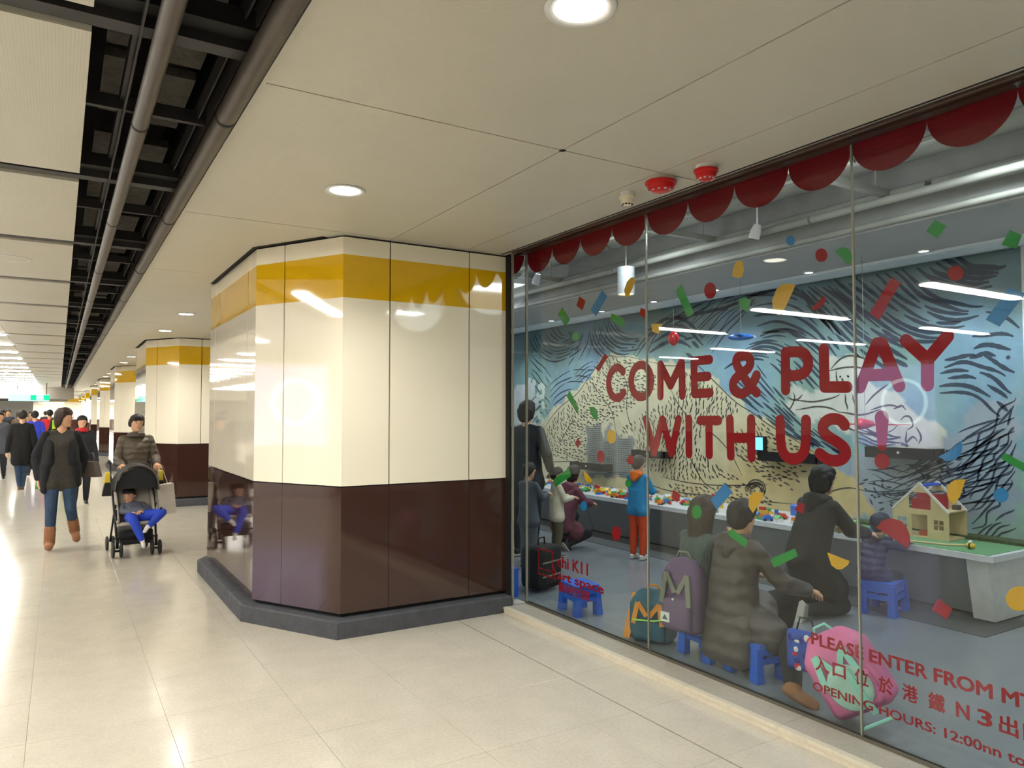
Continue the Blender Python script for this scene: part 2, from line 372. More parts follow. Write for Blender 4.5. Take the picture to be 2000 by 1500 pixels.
# speakers flush in left ceiling
for (x, y, lab) in ((-.36, 7.28, 'round flush speaker grille in the left ceiling panel, the nearer one'), (-.37, 13.06, 'round flush speaker grille in the left ceiling panels, the farther one')):
    s_ = empty('ceiling_speaker', (x, y, HC)); tag(s_, lab, 'speaker')
    MB().lathe([(.125, -.001), (.13, -.006), (.14, -.006), (.145, 0)], n=28).build('ring', M_WHITE, s_, smooth=True)
    MB().lathe([(.001, -.002), (.125, -.002), (.125, 0), (.001, 0)], n=28).build('grille', M_CEIL, s_)

# ---------------------------------------------------------------- columns
PATH = [(3.05, 0), (1.70, 0), (1.27, .76), (1.27, 2.74), (1.70, 3.50), (3.05, 3.50)]
def along(path, s):
    for (a, b) in zip(path, path[1:]):
        L = math.dist(a, b)
        if s <= L + 1e-9: return (a[0] + (b[0] - a[0]) * s / L, a[1] + (b[1] - a[1]) * s / L)
        s -= L
    return path[-1]
def sub(path, s0, s1):
    out = [along(path, s0)]; acc = 0
    for (a, b) in zip(path, path[1:]):
        acc += math.dist(a, b)
        if s0 + 1e-6 < acc < s1 - 1e-6: out.append(b)
    out.append(along(path, s1)); return out
def offset(path, d):
    out = []
    for i, p in enumerate(path):
        ns = []
        for a, b in ((path[i - 1], p) if i else (None, None), (p, path[i + 1]) if i < len(path) - 1 else (None, None)):
            if a is None: continue
            dx, dy = b[0] - a[0], b[1] - a[1]; L = math.hypot(dx, dy); ns.append((dy / L, -dx / L))
        if len(ns) == 2:
            mx_, my = ns[0][0] + ns[1][0], ns[0][1] + ns[1][1]; k = 2 / (mx_ * mx_ + my * my); out.append((p[0] + mx_ * k * d / 1, p[1] + my * k * d / 1)) if False else out.append((p[0] + mx_ * d * 2 / (mx_ ** 2 + my ** 2), p[1] + my * d * 2 / (mx_ ** 2 + my ** 2)))
        else: out.append((p[0] + ns[0][0] * d, p[1] + ns[0][1] * d))
    return out
SGN = 1 if offset(PATH, .1)[1][1] < 0 else -1     # outward
def skin(b, path, z0, z1, th, mi=0):
    outer = path; inner = offset(path, -SGN * th); n_ = len(path)
    vs = [(x, y, z0) for x, y in outer] + [(x, y, z1) for x, y in outer] + [(x, y, z0) for x, y in inner] + [(x, y, z1) for x, y in inner]
    fs = []
    for i in range(n_ - 1):
        fs += [(i, i + 1, n_ + i + 1, n_ + i), (2 * n_ + i, 3 * n_ + i, 3 * n_ + i + 1, 2 * n_ + i + 1), (i, 2 * n_ + i, 2 * n_ + i + 1, i + 1), (n_ + i, n_ + i + 1, 3 * n_ + i + 1, 3 * n_ + i)]
    fs += [(0, n_, 3 * n_, 2 * n_), (n_ - 1, 3 * n_ - 1, 4 * n_ - 1, 2 * n_ - 1)]
    b.add(vs, fs, mi)
LC = [math.dist(a, b) for a, b in zip(PATH, PATH[1:])]
TOT = sum(LC)
sA = LC[0] + LC[1]
CUTS = [0, 3.05 - 2.7145, 3.05 - 2.0564, LC[0] + LC[1] * .655, sA + .28, sA + 1.98 - .28, LC[0] + LC[1] + LC[2] + LC[1] * .345, TOT - 1.0, TOT - .335, TOT]
def column(y):
    r = empty('column', (0, y, 0))
    gp = .005
    for s0, s1 in zip(CUTS, CUTS[1:]):
        p = sub(PATH, s0 + gp, s1 - gp)
        b = MB(); skin(b, p, 1.036, 2.372, .014, 0); skin(b, p, 2.372, 2.682, .014, 1); skin(b, p, 2.682, 2.806, .014, 0)
        b.build('cream_panel', [M_ENAMEL, M_YEL], r, label='cream enamel panel with a yellow band near its top')
        p = sub(PATH, s0 + .0015, s1 - .0015)
        b = MB(); skin(b, p, .15, 1.028, .014, 0); b.build('brown_panel', M_BROWN, r)
    core = offset(PATH, -SGN * .03); core = core + []
    MB().prism(core, 0, 2.86).build('core', M_BLACK, r)
    k = offset(PATH, SGN * .085); b = MB(); n_ = len(k)
    k2 = offset(PATH, SGN * .070)
    vs = [(x, yy, 0) for x, yy in k] + [(x, yy, .112) for x, yy in k] + [(x, yy, .122) for x, yy in k2]
    b.add(vs, [(i, (i + 1) % n_, n_ + (i + 1) % n_, n_ + i) for i in range(n_)] + [(n_ + i, n_ + (i + 1) % n_, 2 * n_ + (i + 1) % n_, 2 * n_ + i) for i in range(n_)] + [tuple(range(2 * n_, 3 * n_)), tuple(range(n_))[::-1]])
    b.build('plinth', M_KERB, r, label='dark grey concrete plinth')
    gpth = offset(PATH, SGN * .03)
    b = MB(); skin(b, sub(gpth, LC[0] + .2, sA + 1.9), 2.815, 2.8195, .05); b.build('dark_gap_plate', M_BLACK, r)  # thin black plate stands in for the dark ceiling opening
    return r
CLAB = ['large cream panelled column with yellow band and brown base in the foreground, beside the glass shopfront', 'second column of the row, behind the woman pushing the stroller',
        'third column of the row, showing left behind the second one', 'fourth column of the receding row', 'fifth column of the receding row', 'sixth column of the receding row', 'seventh column of the receding row', 'last and farthest column of the row']
c0 = column(5.07)
for k, lab in enumerate(CLAB):
    o = c0 if k == 0 else copy_tree(c0)
    o.location = (0, 5.07 + 8.4 * k, 0); tag(o, lab, 'column', 'columns along the corridor')
# black upright closing the joint between near column and glazing
MB().box(3.045, 5.01, 0, 3.062, 5.14, 2.83).build('trim_1', M_BLACK, kind='structure')

# ---------------------------------------------------------------- shop front
GX = 3.2
sill = MB().box(2.98, -4, 0, 3.19, 5.0, .028).build('trim_2', M_CURB, kind='structure')
jy = [-4, -.6, .6, 1.2, 1.8, 2.42, 3.04, 3.64, 4.24, 5.005]
for a, c in zip(jy, jy[1:]):
    MB().box(2.975, a + .001, .028, 3.012, c - .001, .047).build('edge_stone', M_CURB, sill)
    MB().box(3.0135, a + .001, .028, 3.195, c - .001, .046).build('sill_stone', M_SILL, sill)
MB().box(3.185, -4, .046, 3.191, 5.0, .062).box(3.209, -4, .0, 3.217, 5.0, .062).build('bottom_channel', mat('steel_channel', '#77736a', .35, metal=.8), sill)
hd = MB().box(3.0, -4, HC + .006, 3.185, 5.05, HC + .04).build('trim_3', M_ALU, kind='structure')
MB().box(2.99, -4, HC - .002, 3.003, 5.05, HC + .03).build('black_edge_line', M_BLACK, hd)  # thin black bar along the ceiling edge
MB().box(3.06, -4, HC - .001, 3.066, 5.05, HC + .006).build('ridge', mat('pale_bead', '#7d7066', .3, metal=.5), hd)
MB().box(3.10, -4, HC - .004, 3.13, 5.05, HC + .006).build('rail', M_ALU, hd)
MB().box(3.18, -4, HC + .01, 3.19, 5.0, HC + .03).box(3.21, -4, HC + .01, 3.22, 5.0, HC + .03).build('top_channel', mat('pale_channel', '#b7a9a2', .3, metal=.4), hd)
MB().box(3.0, -4, HC + .035, 3.3, 5.1, 3.4).build('wall_shopfront_head', M_GREYP, kind='structure')
GY = [5.0, 3.573, 2.123, .67, -.78, -2.2]
for i, (a, c) in enumerate(zip(GY, GY[1:])):
    wn = MB().box(GX - .006, c + .006, .047, GX + .006, a - .006, HC + .03).build('window_%d' % (i + 1), M_GLASS, kind='structure')
    MB().box(GX - .0065, c - .004, .047, GX + .0065, c + .004, HC + .02).build('joint', M_SEAL, wn)
wn = MB().box(3.075, 4.994, .047, 3.19, 5.006, HC + .03).build('window_6', M_GLASS, kind='structure')
MB().box(3.190, 4.990, .047, 3.206, 5.006, HC + .02).build('corner_joint', M_SEAL, wn); MB().box(3.062, 4.99, .047, 3.074, 5.006, HC + .02).build('joint', M_SEAL, wn)
MB().box(3.06, 5.0, 0, 3.2, 5.14, .046).build('floor', M_CURB, kind='structure')

# room shell
MXW = 6.6
RH = 4.1
MB().box(3.05, 5.20, 0, 3.10, 12.6, RH).build('wall_left_of_room', M_WHITE, kind='structure')
MB().box(3.1, 12.5, 0, 6.8, 12.6, RH).build('wall_room_end', M_WHITE, kind='structure')
MB().box(6.56, -4, 0, 6.8, 2.89, 2.9).build('wall_pier', M_WHITE, kind='structure')
MB().box(6.615, 2.89, 0, 6.8, 12.5, RH).build('wall_mural_side', M_WHITE, kind='structure')
MB().box(3.1, -4, RH, 7.2, 12.6, RH + .1).build('ceiling', M_GREYP, kind='structure')
sf = MB().box(5.12, -4, 2.90, 6.605, 12.5, 2.95).build('ceiling_soffit', mat('soffit_grey', '#aeaeb0', .6, noise=(3, .05)), kind='structure')
MB().tube([(5.09, -3.9, 2.935), (5.09, 12.4, 2.935)], .024, 10).build('edge_pipe', M_GREYP, sf, smooth=True)
MB().box(6.16, -4, 2.875, 6.46, 12.5, 2.899).build('light_trough', mat('cove_white', '#eef4fa', .5), sf)  # whiter base colour stands in for the light of the trough
MB().box(5.12, -4, 2.95, 5.17, 12.5, RH).build('wall_bulkhead_face', mat('bulkhead_grey', '#858686', .7, noise=(5, .12)), kind='structure')
# open ceiling services
def duct(name, lab, cat, parts):
    r = empty(name, (0, 0, 0)); tag(r, lab, cat)
    for nm, mb, mt in parts: mb.build(nm, mt, r, smooth='auto')
for i, (x, z, r, lab) in enumerate(((4.96, 3.42, .13, 'fat grey round duct running the length of the play room ceiling'), (3.60, 3.5, .09, 'slimmer grey round duct close behind the shopfront head'), (4.98, 3.06, .03, 'thin grey sprinkler pipe along the soffit edge'))):
    duct('duct', lab, 'duct', [('pipe_length', MB().tube([(x, a, z), (x, a + 2.35, z)], r, 20), M_GREYP) for a in (-3.5, -1.1, 1.3, 3.7, 6.1, 8.5)] + [('joint_collar', MB().tube([(x, a, z), (x, a + .05, z)], r * 1.07, 20), M_GREYP) for a in (-1.13, 1.27, 3.67, 6.07, 8.47)])
duct('branch_duct', 'grey branch duct crossing the play room ceiling above the mural', 'duct', [('pipe_length', MB().tube([(3.5, 5.4, 3.42), (5.1, 5.4, 3.42)], .11, 20), M_GREYP), ('joint_collar', MB().tube([(4.3, 5.4, 3.42), (4.36, 5.4, 3.42)], .12, 20), M_GREYP)])
for a, lab in ((1.35, 'boxy grey air handling unit in the ceiling by the right edge of the photo'), (7.4, 'boxy grey air handling unit in the far part of the play room ceiling')):
    duct('air_unit', lab, 'air conditioner', [('casing', MB().box(3.75, a, 3.22, 4.45, a + 1.0, 3.75), mat('unit_grey', '#7e8486', .5)), ('flange', MB().box(3.72, a + 1.0, 3.19, 4.48, a + 1.04, 3.78), M_GREYP)])
def perf(name, x, y0, y1, z):
    b = MB().box(x, y0, z, x + .005, y1, z + .06).box(x + .06, y0, z, x + .065, y1, z + .06).box(x, y0, z, x + .012, y1, z + .004).box(x + .053, y0, z, x + .065, y1, z + .004)
    yy = y0
    while yy < y1: b.box(x, yy, z, x + .065, yy + .035, z + .004); yy += .07
    return b
duct('cable_tray', 'perforated grey cable tray just inside the shopfront head', 'tray', [('tray', perf('t', 3.42, -1, 9, 3.2), M_GREYP)])
for yy, lab in ((3.05, 'grey ceiling strut across the room, nearest to the camera'), (4.7, 'middle grey ceiling strut across the play room'), (7.1, 'far grey ceiling strut across the play room')):
    duct('ceiling_strut', lab, 'strut', [('channel', MB().box(3.6, yy, 3.10, 5.1, yy + .05, 3.15), M_GREYP), ('hanger', MB().tube([(3.8, yy + .02, 3.15), (3.8, yy + .02, RH)], .008, 6), M_GREYP), ('hanger', MB().tube([(4.9, yy + .02, 3.15), (4.9, yy + .02, RH)], .008, 6), M_GREYP)])
b = MB()
for k in range(60): b.box(3.3, -3.8 + k * .27, RH - .09, 5.1, -3.8 + k * .27 + .13, RH - .001)
b.build('ribbed_deck', M_GREYP, None, kind='structure')

for i, (y, x0, x1, z, lab) in enumerate(((2.2, 3.4, 5.1, 3.55, 'boxy grey branch duct crossing the room ceiling at the right'), (6.3, 3.4, 5.1, 3.6, 'boxy grey branch duct crossing the room ceiling in the middle'))):
    duct('branch_duct', lab, 'duct', [('duct_box', MB().box(x0, y, z, x1, y + .45, z + .25), M_GREYP), ('flange', MB().box(4.2, y - .02, z - .02, 4.24, y + .47, z + .27), M_GREYP)])
for x, z, r, lab in ((3.95, 3.2, .018, 'thin conduit in the room ceiling, nearest to the glass'), (4.25, 3.14, .014, 'thin conduit in the middle of the room ceiling'), (5.06, 3.12, .03, 'grey water pipe beside the soffit edge'), (5.06, 3.62, .045, 'thick pipe high on the bulkhead above the soffit'), (4.6, 3.25, .022, 'conduit left of the soffit edge'), (4.4, 3.72, .05, 'thick pipe high in the middle of the room ceiling')):
    duct('conduit', lab, 'pipe', [('pipe_length', MB().tube([(x, a_, z), (x, a_ + 3.1, z)], r, 8), M_GREYP) for a_ in (-3.5, -.35, 2.8, 5.95, 9.1)])
b = MB()
for k in range(24): b.box(3.3, -3.6 + k * .68, 3.92, 5.1, -3.6 + k * .68 + .12, 4.05)
b.build('ceiling_joists', M_CONC, None, kind='structure')
# soffit spots
sp = None
for i, y in enumerate((3.4, 4.5, 5.68, 6.66, 7.66, 8.83)):
    if sp is None:
        sp = empty('soffit_spot'); o = sp
        MB().lathe([(.035, -.012), (.05, -.016), (.055, 0), (.035, 0)], n=20).build('rim', M_WHITE, sp, smooth=True)
        MB().lathe([(.001, -.010), (.036, -.010), (.036, -.006), (.001, -.006)], n=20).build('lens', M_SPOT, sp)
    else: o = copy_tree(sp)
    o.location = (6.08, y, 2.90)
    tag(o, ['bright recessed spot nearest the right end of the mural', 'second recessed spot from the right above the mural', 'third recessed spot from the right above the mural', 'fourth recessed spot from the right above the mural', 'fifth recessed spot from the right above the mural', 'farthest recessed spot, at the left end of the mural'][i], 'spotlight', 'soffit spots above the mural')
s_ = empty('pendant_lamp', (4.75, 5.6, 2.72)); tag(s_, 'white cylindrical pendant lamp with warm glow behind the first glass joint', 'lamp')
MB().lathe([(.085, 0), (.085, .27), (.08, .27), (.08, 0)], n=24).build('shade', mat('grey_white_shade', '#8d9296', .5), s_, smooth='auto'); MB().lathe([(.001, .01), (.078, .01), (.078, .02), (.001, .02)], n=24).build('bulb', emis('warm_glow', '#ffe0a8', 3), s_)
MB().tube([(0, 0, .27), (0, 0, 1.35)], .006, 6).build('cord', M_GREYP, s_)
for (x, y, z, lab, rx) in ((4.9, 4.15, 3.0, 'white track spotlight hanging below the ceiling near the second glass joint', .6), (4.6, 7.0, 3.02, 'small angled track spotlight at the far left of the play room ceiling', .8), (4.2, 7.4, 3.05, 'tiny dark track spotlight beside the leftmost scallops', 0)):
    s_ = empty('track_spotlight', (x, y, z)); tag(s_, lab, 'spotlight')
    MB().lathe([(.03, .12), (.045, .06), (.045, 0), (.036, 0)], n=18).build('head', M_WHITE, s_, smooth='auto').rotation_euler = (rx * .6, 0, 0); MB().lathe([(.001, .006), (.036, .006), (.036, .012), (.001, .012)], n=18).build('bulb', M_SPOT, s_).rotation_euler = (rx * .6, 0, 0)
    MB().tube([(0, -.11 * math.sin(rx * .6), .10), (0, -.11 * math.sin(rx * .6), RH - z)], .008, 6).build('stem', M_WHITE, s_)

# detectors on the ceiling
def detector(x, y, lab, r, mt, col):
    s_ = empty('smoke_detector', (x, y, HC)); tag(s_, lab, 'detector')
    MB().lathe([(r * .9, 0), (r * .9, -.016), (r * .85, -.02), (.001, -.02)], n=24).build('base', M_WHITE if r < .065 else M_CEIL, s_, smooth='auto')
    MB().lathe([(r * 1.04, -.021), (r * 1.04, -.034), (r * .9, -.038), (r * .85, -.06), (r * .5, -.074), (.001, -.076)], n=24).build('head', mt, s_, smooth='auto')
    b = MB()
    for k in range(10): a = k * PI / 5; b.box(r * .62, -.006, -.072, r * .70, .006, -.064, 0, Matrix.Rotation(a, 4, 'Z'))
    b.build('vent', M_WHITE if r > .05 else M_BLACK, s_)
M_DRED = mat('red_plastic', '#c4161a', .3)
detector(2.75, 2.95, 'large red ceiling sounder on the ceiling, the left of the two red ones', .082, M_DRED, 0)
detector(2.81, 2.68, 'smaller red ceiling sounder, the right of the two red ones', .06, M_DRED, 0)
detector(2.77, 3.25, 'small cream smoke detector left of the red sounders', .045, mat('cream_plastic', '#e6dfca', .4), 0)
for x, y in ((2.05, 2.88),): tag(MB().box(x - .012, y - .012, HC - .004, x + .012, y + .012, HC).build('ceiling_clip', M_BLACK), 'tiny black square clip where four ceiling panels meet', 'clip')

# lit poster panel across the corridor (it shows as a lilac reflection in the glass)
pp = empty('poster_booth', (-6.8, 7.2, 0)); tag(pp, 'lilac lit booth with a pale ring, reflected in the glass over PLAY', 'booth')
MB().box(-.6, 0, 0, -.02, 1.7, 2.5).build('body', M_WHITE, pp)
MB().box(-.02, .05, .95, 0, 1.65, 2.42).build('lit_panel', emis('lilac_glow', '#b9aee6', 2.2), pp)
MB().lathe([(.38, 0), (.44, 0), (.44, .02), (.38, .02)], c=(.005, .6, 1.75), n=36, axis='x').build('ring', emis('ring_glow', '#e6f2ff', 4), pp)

# ================================================================ FILM ON THE GLASS (inner face)
GI = GX + .008
def gl(px, py): p = at_x(px, py, GI); return (p.y, p.z)
gp3 = lambda u, v, w_: Vector((GI + w_, u, v))
def poly_on_glass(poly, mt, name='sticker', parent=None, d=0):
    return MB().prism(poly, 0 + d, .0012 + d, 0, gp3).build(name, mt, parent)
def capsule(b, pts, r0, r1=None, n=14, d=0):
    d = d + len(b.v) * 2e-6
    """flat stroke with round ends along pts (y,z)"""
    k = len(pts); R = [r0 if r1 is None else r0 + (r1 - r0) * i / (k - 1) for i in range(k)]
    for i, (y, z) in enumerate(pts):
        d += 3e-5; b.prism([(y + R[i] * math.cos(a * 2 * PI / n), z + R[i] * math.sin(a * 2 * PI / n)) for a in range(n)], d, d + .0012, 0, gp3)
    for i in range(k - 1):
        (a, c), (e, f) = pts[i], pts[i + 1]; L = math.hypot(e - a, f - c)
        if L < 1e-6: continue
        d += 3e-5; nx, nz = -(f - c) / L, (e - a) / L
        b.prism([(a + nx * R[i], c + nz * R[i]), (e + nx * R[i + 1], f + nz * R[i + 1]), (e - nx * R[i + 1], f - nz * R[i + 1]), (a - nx * R[i], c - nz * R[i])], d, d + .0012, 0, gp3)
A_ = lambda x, y: gl(1150 + x / 5.714, 660 + y / 5.714)
B_ = lambda x, y: gl(1500 + x / 5.263, 640 + y / 5.263)
ell_ = lambda cx, cy, rx, ry, n=28: [(cx + rx * math.cos(2 * PI * i / n), cy + ry * math.sin(2 * PI * i / n)) for i in range(n + 1)]
def smooth_pts(p, it=2):
    for _ in range(it):
        q = [p[0]]
        for a, b in zip(p, p[1:]): q += [(a[0] * .75 + b[0] * .25, a[1] * .75 + b[1] * .25), (a[0] * .25 + b[0] * .75, a[1] * .25 + b[1] * .75)]
        q.append(p[-1]); p = q
    return p
LET = [
 ('C', A_, .0275, [smooth_pts([(380, 378), (350, 338), (300, 328), (250, 370), (222, 450), (218, 520), (232, 600), (262, 655), (310, 675), (355, 655), (387, 608)])]),
 ('O', A_, .0275, [ell_(582, 480, 112, 180)]),
 ('M', A_, .0275, [[(798, 650), (798, 298), (912, 530), (1033, 272), (1042, 642)]]),
 ('E', A_, .0275, [[(1347, 242), (1172, 258), (1178, 622), (1352, 612)], [(1180, 440), (1328, 428)]]),
 ('ampersand', A_, .0275, [smooth_pts([(1872, 610), (1800, 545), (1700, 400), (1645, 300), (1640, 235), (1680, 195), (1735, 188), (1788, 215), (1803, 280), (1775, 345), (1690, 400), (1620, 460), (1598, 530), (1620, 595), (1680, 628), (1745, 610), (1805, 545), (1868, 415)])]),
 ('P', B_, .0285, [[(180, 640), (178, 252)], smooth_pts([(178, 252), (320, 245), (385, 270), (412, 340), (408, 410), (370, 468), (300, 492), (183, 497)])]),
 ('L', B_, .0285, [[(572, 218), (580, 610), (812, 610)]]),
 ('A', B_, .0285, [[(945, 615), (1118, 160), (1168, 158), (1347, 600)], [(1010, 490), (1290, 480)]]),
 ('Y', B_, .0285, [[(1415, 130), (1640, 330), (1842, 90)], [(1638, 330), (1637, 590)]]),
 ('W', A_, .0275, [[(635, 908), (727, 1280), (820, 912), (920, 1285), (1000, 910)]]),
 ('I', A_, .0275, [[(1115, 908), (1117, 1292)]]),
 ('T', A_, .0275, [[(1240, 922), (1446, 922)], [(1340, 925), (1343, 1302)]]),
 ('H', A_, .0275, [[(1573, 908), (1583, 1316)], [(1810, 905), (1813, 1332)], [(1580, 1115), (1810, 1115)]]),
 ('U', B_, .0285, [smooth_pts([(122, 950), (126, 1180), (150, 1290), (215, 1350), (290, 1352), (355, 1310), (385, 1220), (388, 950)])]),
 ('S', B_, .0285, [smooth_pts([(785, 1000), (745, 948), (660, 932), (590, 958), (553, 1020), (575, 1090), (650, 1140), (730, 1190), (795, 1250), (795, 1315), (745, 1362), (670, 1372), (590, 1345), (528, 1295)])])]
sgn = empty('window_lettering', (GI, 3.0, 1.7)); tag(sgn, 'large rounded red lettering COME & PLAY WITH US ! across the shop glass', 'lettering')
def bl(b, name, mt, par, **kw):
    o = b.build(name, mt, None, **kw); o.parent = par; o.matrix_parent_inverse = Matrix.Translation(-Vector(par.location)); return o
for i, (ch, F, wd, strokes) in enumerate(LET):
    b = MB()
    for s in strokes: capsule(b, [F(x, y) for x, y in s], wd)
    bl(b, 'letter', M_RED, sgn, label='red letter ' + ch)
b = MB(); capsule(b, [B_(1168, 925), B_(1172, 1225)], .034, .020); y_, z_ = B_(1172, 1372); capsule(b, [(y_, z_), (y_ + .001, z_)], .036, n=28); bl(b, 'letter', M_RED, sgn, label='red exclamation mark')

# confetti
Q = {'h': (1000, 520, 3.125), 'g': (980, 100, 1.961), 'i': (1450, 480, 2.885), 'j': (1220, 860, 2.5), 'k': (1500, 860, 3.75), 'r': (980, 780, 3.125), 'f': (0, 0, 1)}
def q(s, pts): ox, oy, sc = Q[s]; return [gl(ox + x / sc, oy + y / sc) for x, y in pts]
def circ(s, cx, cy, rx, ry, n=24): return q(s, [(cx + rx * math.cos(2 * PI * i / n), cy + ry * math.sin(2 * PI * i / n)) for i in range(n)])
G_, R_, U_, Y_ = M_GREEN, M_RED, M_BLUE, M_AMB
CONF = [
 (G_, q('h', [(305, 250), (353, 325), (325, 367), (278, 295)]), 'green confetti rectangle, leftmost in the upper row'),
 (R_, q('h', [(410, 183), (448, 212), (428, 270), (392, 240)]), 'small red confetti lozenge between the green and blue rectangles'),
 (U_, q('h', [(548, 147), (580, 185), (510, 305), (478, 265)]), 'blue confetti rectangle at upper left, below the white pendant lamp'),
 (G_, q('h', [(607, 287), (640, 300), (672, 318), (687, 345), (680, 372), (640, 355), (600, 322)]), 'green confetti scrap on the white light trough, left of the first joint'),
 (G_, q('h', [(363, 420), (385, 400), (405, 410), (412, 430), (385, 460), (370, 445)]), 'small green confetti heart shape on the dark waves at far left'),
 (R_, q('h', [(785, 255), (820, 265), (820, 320), (775, 297)]), 'small red confetti square touching the first glass joint'),
 (Y_, q('h', [(742, 65), (750, 90), (733, 140), (710, 185), (690, 185), (683, 145), (700, 95), (720, 72)]), 'yellow confetti half disc in front of the pendant lamp'),
 (G_, q('h', [(1035, 107), (1108, 290), (1070, 312), (995, 150)]), 'long green confetti rectangle right of the first joint'),
 (R_, circ('h', 1208, 148, 37, 50), 'red confetti disc beside the fourth soffit spot'),
 (Y_, q('g', [(905, 800), (920, 805), (928, 840), (920, 862), (905, 870), (882, 862), (885, 835), (893, 812)]), 'yellow confetti half disc under the grey ceiling pipes'),
 (U_, circ('g', 1105, 725, 17, 20), 'small blue confetti disc high on the grey ceiling'),
 (R_, circ('g', 1223, 781, 23, 26), 'red confetti disc just left of the green half disc at top'),
 (G_, q('g', [(1275, 765), (1292, 753), (1310, 750), (1330, 758), (1343, 780), (1340, 800), (1325, 818)]), 'green confetti half disc touching the second glass joint'),
 (G_, q('g', [(1658, 645), (1702, 668), (1668, 718), (1625, 690)]), 'green confetti square above the bright right-hand spot'),
 (G_, q('g', [(1945, 685), (1992, 703), (1970, 757), (1912, 742)]), 'green confetti square at the top right corner of the mural'),
 (R_, circ('i', 1200, 155, 45, 42), 'red confetti disc over the upper right of the mural'),
 (R_, q('i', [(835, 180), (890, 208), (770, 418), (715, 382)]), 'long red confetti rectangle above the A of PLAY'),
 (Y_, q('i', [(225, 215), (270, 213), (298, 222), (272, 280), (240, 350), (205, 395), (172, 370), (166, 310), (190, 245)]), 'big yellow confetti half disc above the P of PLAY'),
 (R_, q('i', [(458, 278), (468, 310), (440, 350), (400, 365), (388, 352), (430, 310)]), 'small red confetti half disc right of the big yellow one'),
 (G_, q('h', [(1385, 205), (1415, 185), (1455, 210), (1440, 280), (1380, 245)]), 'green confetti scrap above the toy plane'),
 (Y_, q('h', [(848, 352), (912, 350), (915, 385), (890, 412), (855, 400)]), 'yellow confetti scrap above the letter O, right of the first joint'),
 (R_, q('f', [(1181, 690), (1187, 697), (1169, 726), (1163, 720)]), 'red confetti sliver at the upper left of the C of COME'),
 (G_, q('h', [(350, 757), (405, 865), (395, 898), (332, 795)]), 'long thin green confetti rectangle at the left, below the waves'),
 (G_, q('h', [(470, 858), (500, 858), (522, 890), (518, 945), (490, 920), (475, 888)]), 'green confetti half disc left of the W of WITH'),
 (Y_, circ('h', 605, 1040, 28, 42), 'yellow confetti disc over the drawn grey buildings'),
 (R_, q('h', [(400, 1048), (418, 1075), (402, 1112), (383, 1080)]), 'tiny red confetti lozenge at the foot of the drawn mountain'),
 (R_, circ('h', 540, 1162, 22, 38), 'red confetti disc below the yellow one on the drawn buildings'),
 (R_, q('h', [(720, 1148), (740, 1165), (738, 1205), (712, 1210), (695, 1185)]), 'red confetti scrap just left of the orange-hooded boy'),
 (G_, q('h', [(345, 1232), (360, 1280), (262, 1350), (255, 1298)]), 'green confetti rectangle over the head of the child in cream'),
 (Y_, q('h', [(435, 1245), (465, 1275), (490, 1310), (470, 1325), (445, 1305)]), 'yellow confetti half disc over the crouching girl'),
 (U_, circ('h', 437, 1463, 20, 30), 'small blue confetti disc on the back of the crouching girl'),
 (G_, circ('r', 770, 513, 18, 25), 'small green confetti disc left of the boy in orange and blue'),
 (R_, circ('r', 698, 818, 27, 45), 'red confetti disc on the counter front left of the orange trousers'),
 (R_, q('r', [(1045, 550), (1092, 583), (1070, 630), (1035, 597)]), 'red confetti lozenge beside the long-haired woman'),
 (U_, q('j', [(487, 207), (525, 252), (450, 340), (418, 290)]), 'blue confetti rectangle between the two seated heads'),
 (Y_, q('j', [(625, 255), (655, 253), (680, 258), (660, 305), (625, 355), (605, 325), (605, 285)]), 'yellow confetti half disc beside the head of the man in the puffer coat'),
 (G_, circ('j', 351, 350, 24, 34), 'green confetti disc over the long-haired woman'),
 (G_, q('j', [(520, 430), (600, 490), (588, 525), (502, 460)]), 'green confetti rectangle on the puffer coat hood'),
 (G_, q('j', [(708, 580), (830, 528), (845, 565), (730, 622)]), 'green confetti rectangle over the sleeve of the puffer coat'),
 (R_, q('j', [(850, 303), (878, 315), (872, 360), (828, 340)]), 'red confetti lozenge at the shoulder of the kneeling woman in black'),
 (Y_, q('j', [(988, 547), (1097, 590), (1090, 608), (1060, 630), (1035, 630), (1008, 610)]), 'yellow confetti half disc on the back of the kneeling woman'),
 (R_, q('k', [(793, 640), (830, 590), (900, 570), (970, 590), (1010, 630), (1035, 690), (1040, 740), (1022, 795), (910, 715)]), 'large red confetti half disc beside the toy house'),
 (U_, q('k', [(1420, 0), (1420, 70), (1400, 115), (1360, 148), (1310, 155), (1245, 120), (1340, 70)]), 'blue confetti half disc right of the black wall shelf'),
 (Y_, q('k', [(1448, 285), (1425, 350), (1405, 410), (1365, 468), (1320, 430), (1305, 380), (1320, 325), (1365, 290)]), 'yellow confetti half disc over the toy house roof'),
 (U_, circ('k', 1705, 403, 55, 53), 'blue confetti disc near the right end of the mural'),
 (G_, q('k', [(1735, 92), (1900, 180), (1900, 245), (1698, 130)]), 'green confetti rectangle at the right edge of the photo'),
 (R_, q('k', [(1243, 1158), (1350, 1235), (1305, 1312), (1198, 1240)]), 'red confetti square low down on the counter front'),
 (Y_, circ('k', 1838, 1160, 98, 90), 'yellow confetti disc at the right edge, low down'),
 (U_, q('g', [(1940, 905), (2005, 928), (1905, 1055), (1853, 1028)]), 'blue confetti rectangle at the right end, above the lettering')]
for mt, poly, lab in CONF:
    cy = sum(p[0] for p in poly) / len(poly); cz = sum(p[1] for p in poly) / len(poly)
    o = MB().prism([(a - cy, c - cz) for a, c in poly], .0016, .0026, 0, lambda u, v, w_: Vector((w_, u, v))).build('confetti_sticker', mt)
    o.location = (GI, cy, cz); tag(o, lab, 'sticker', 'confetti stickers on the shop glass')

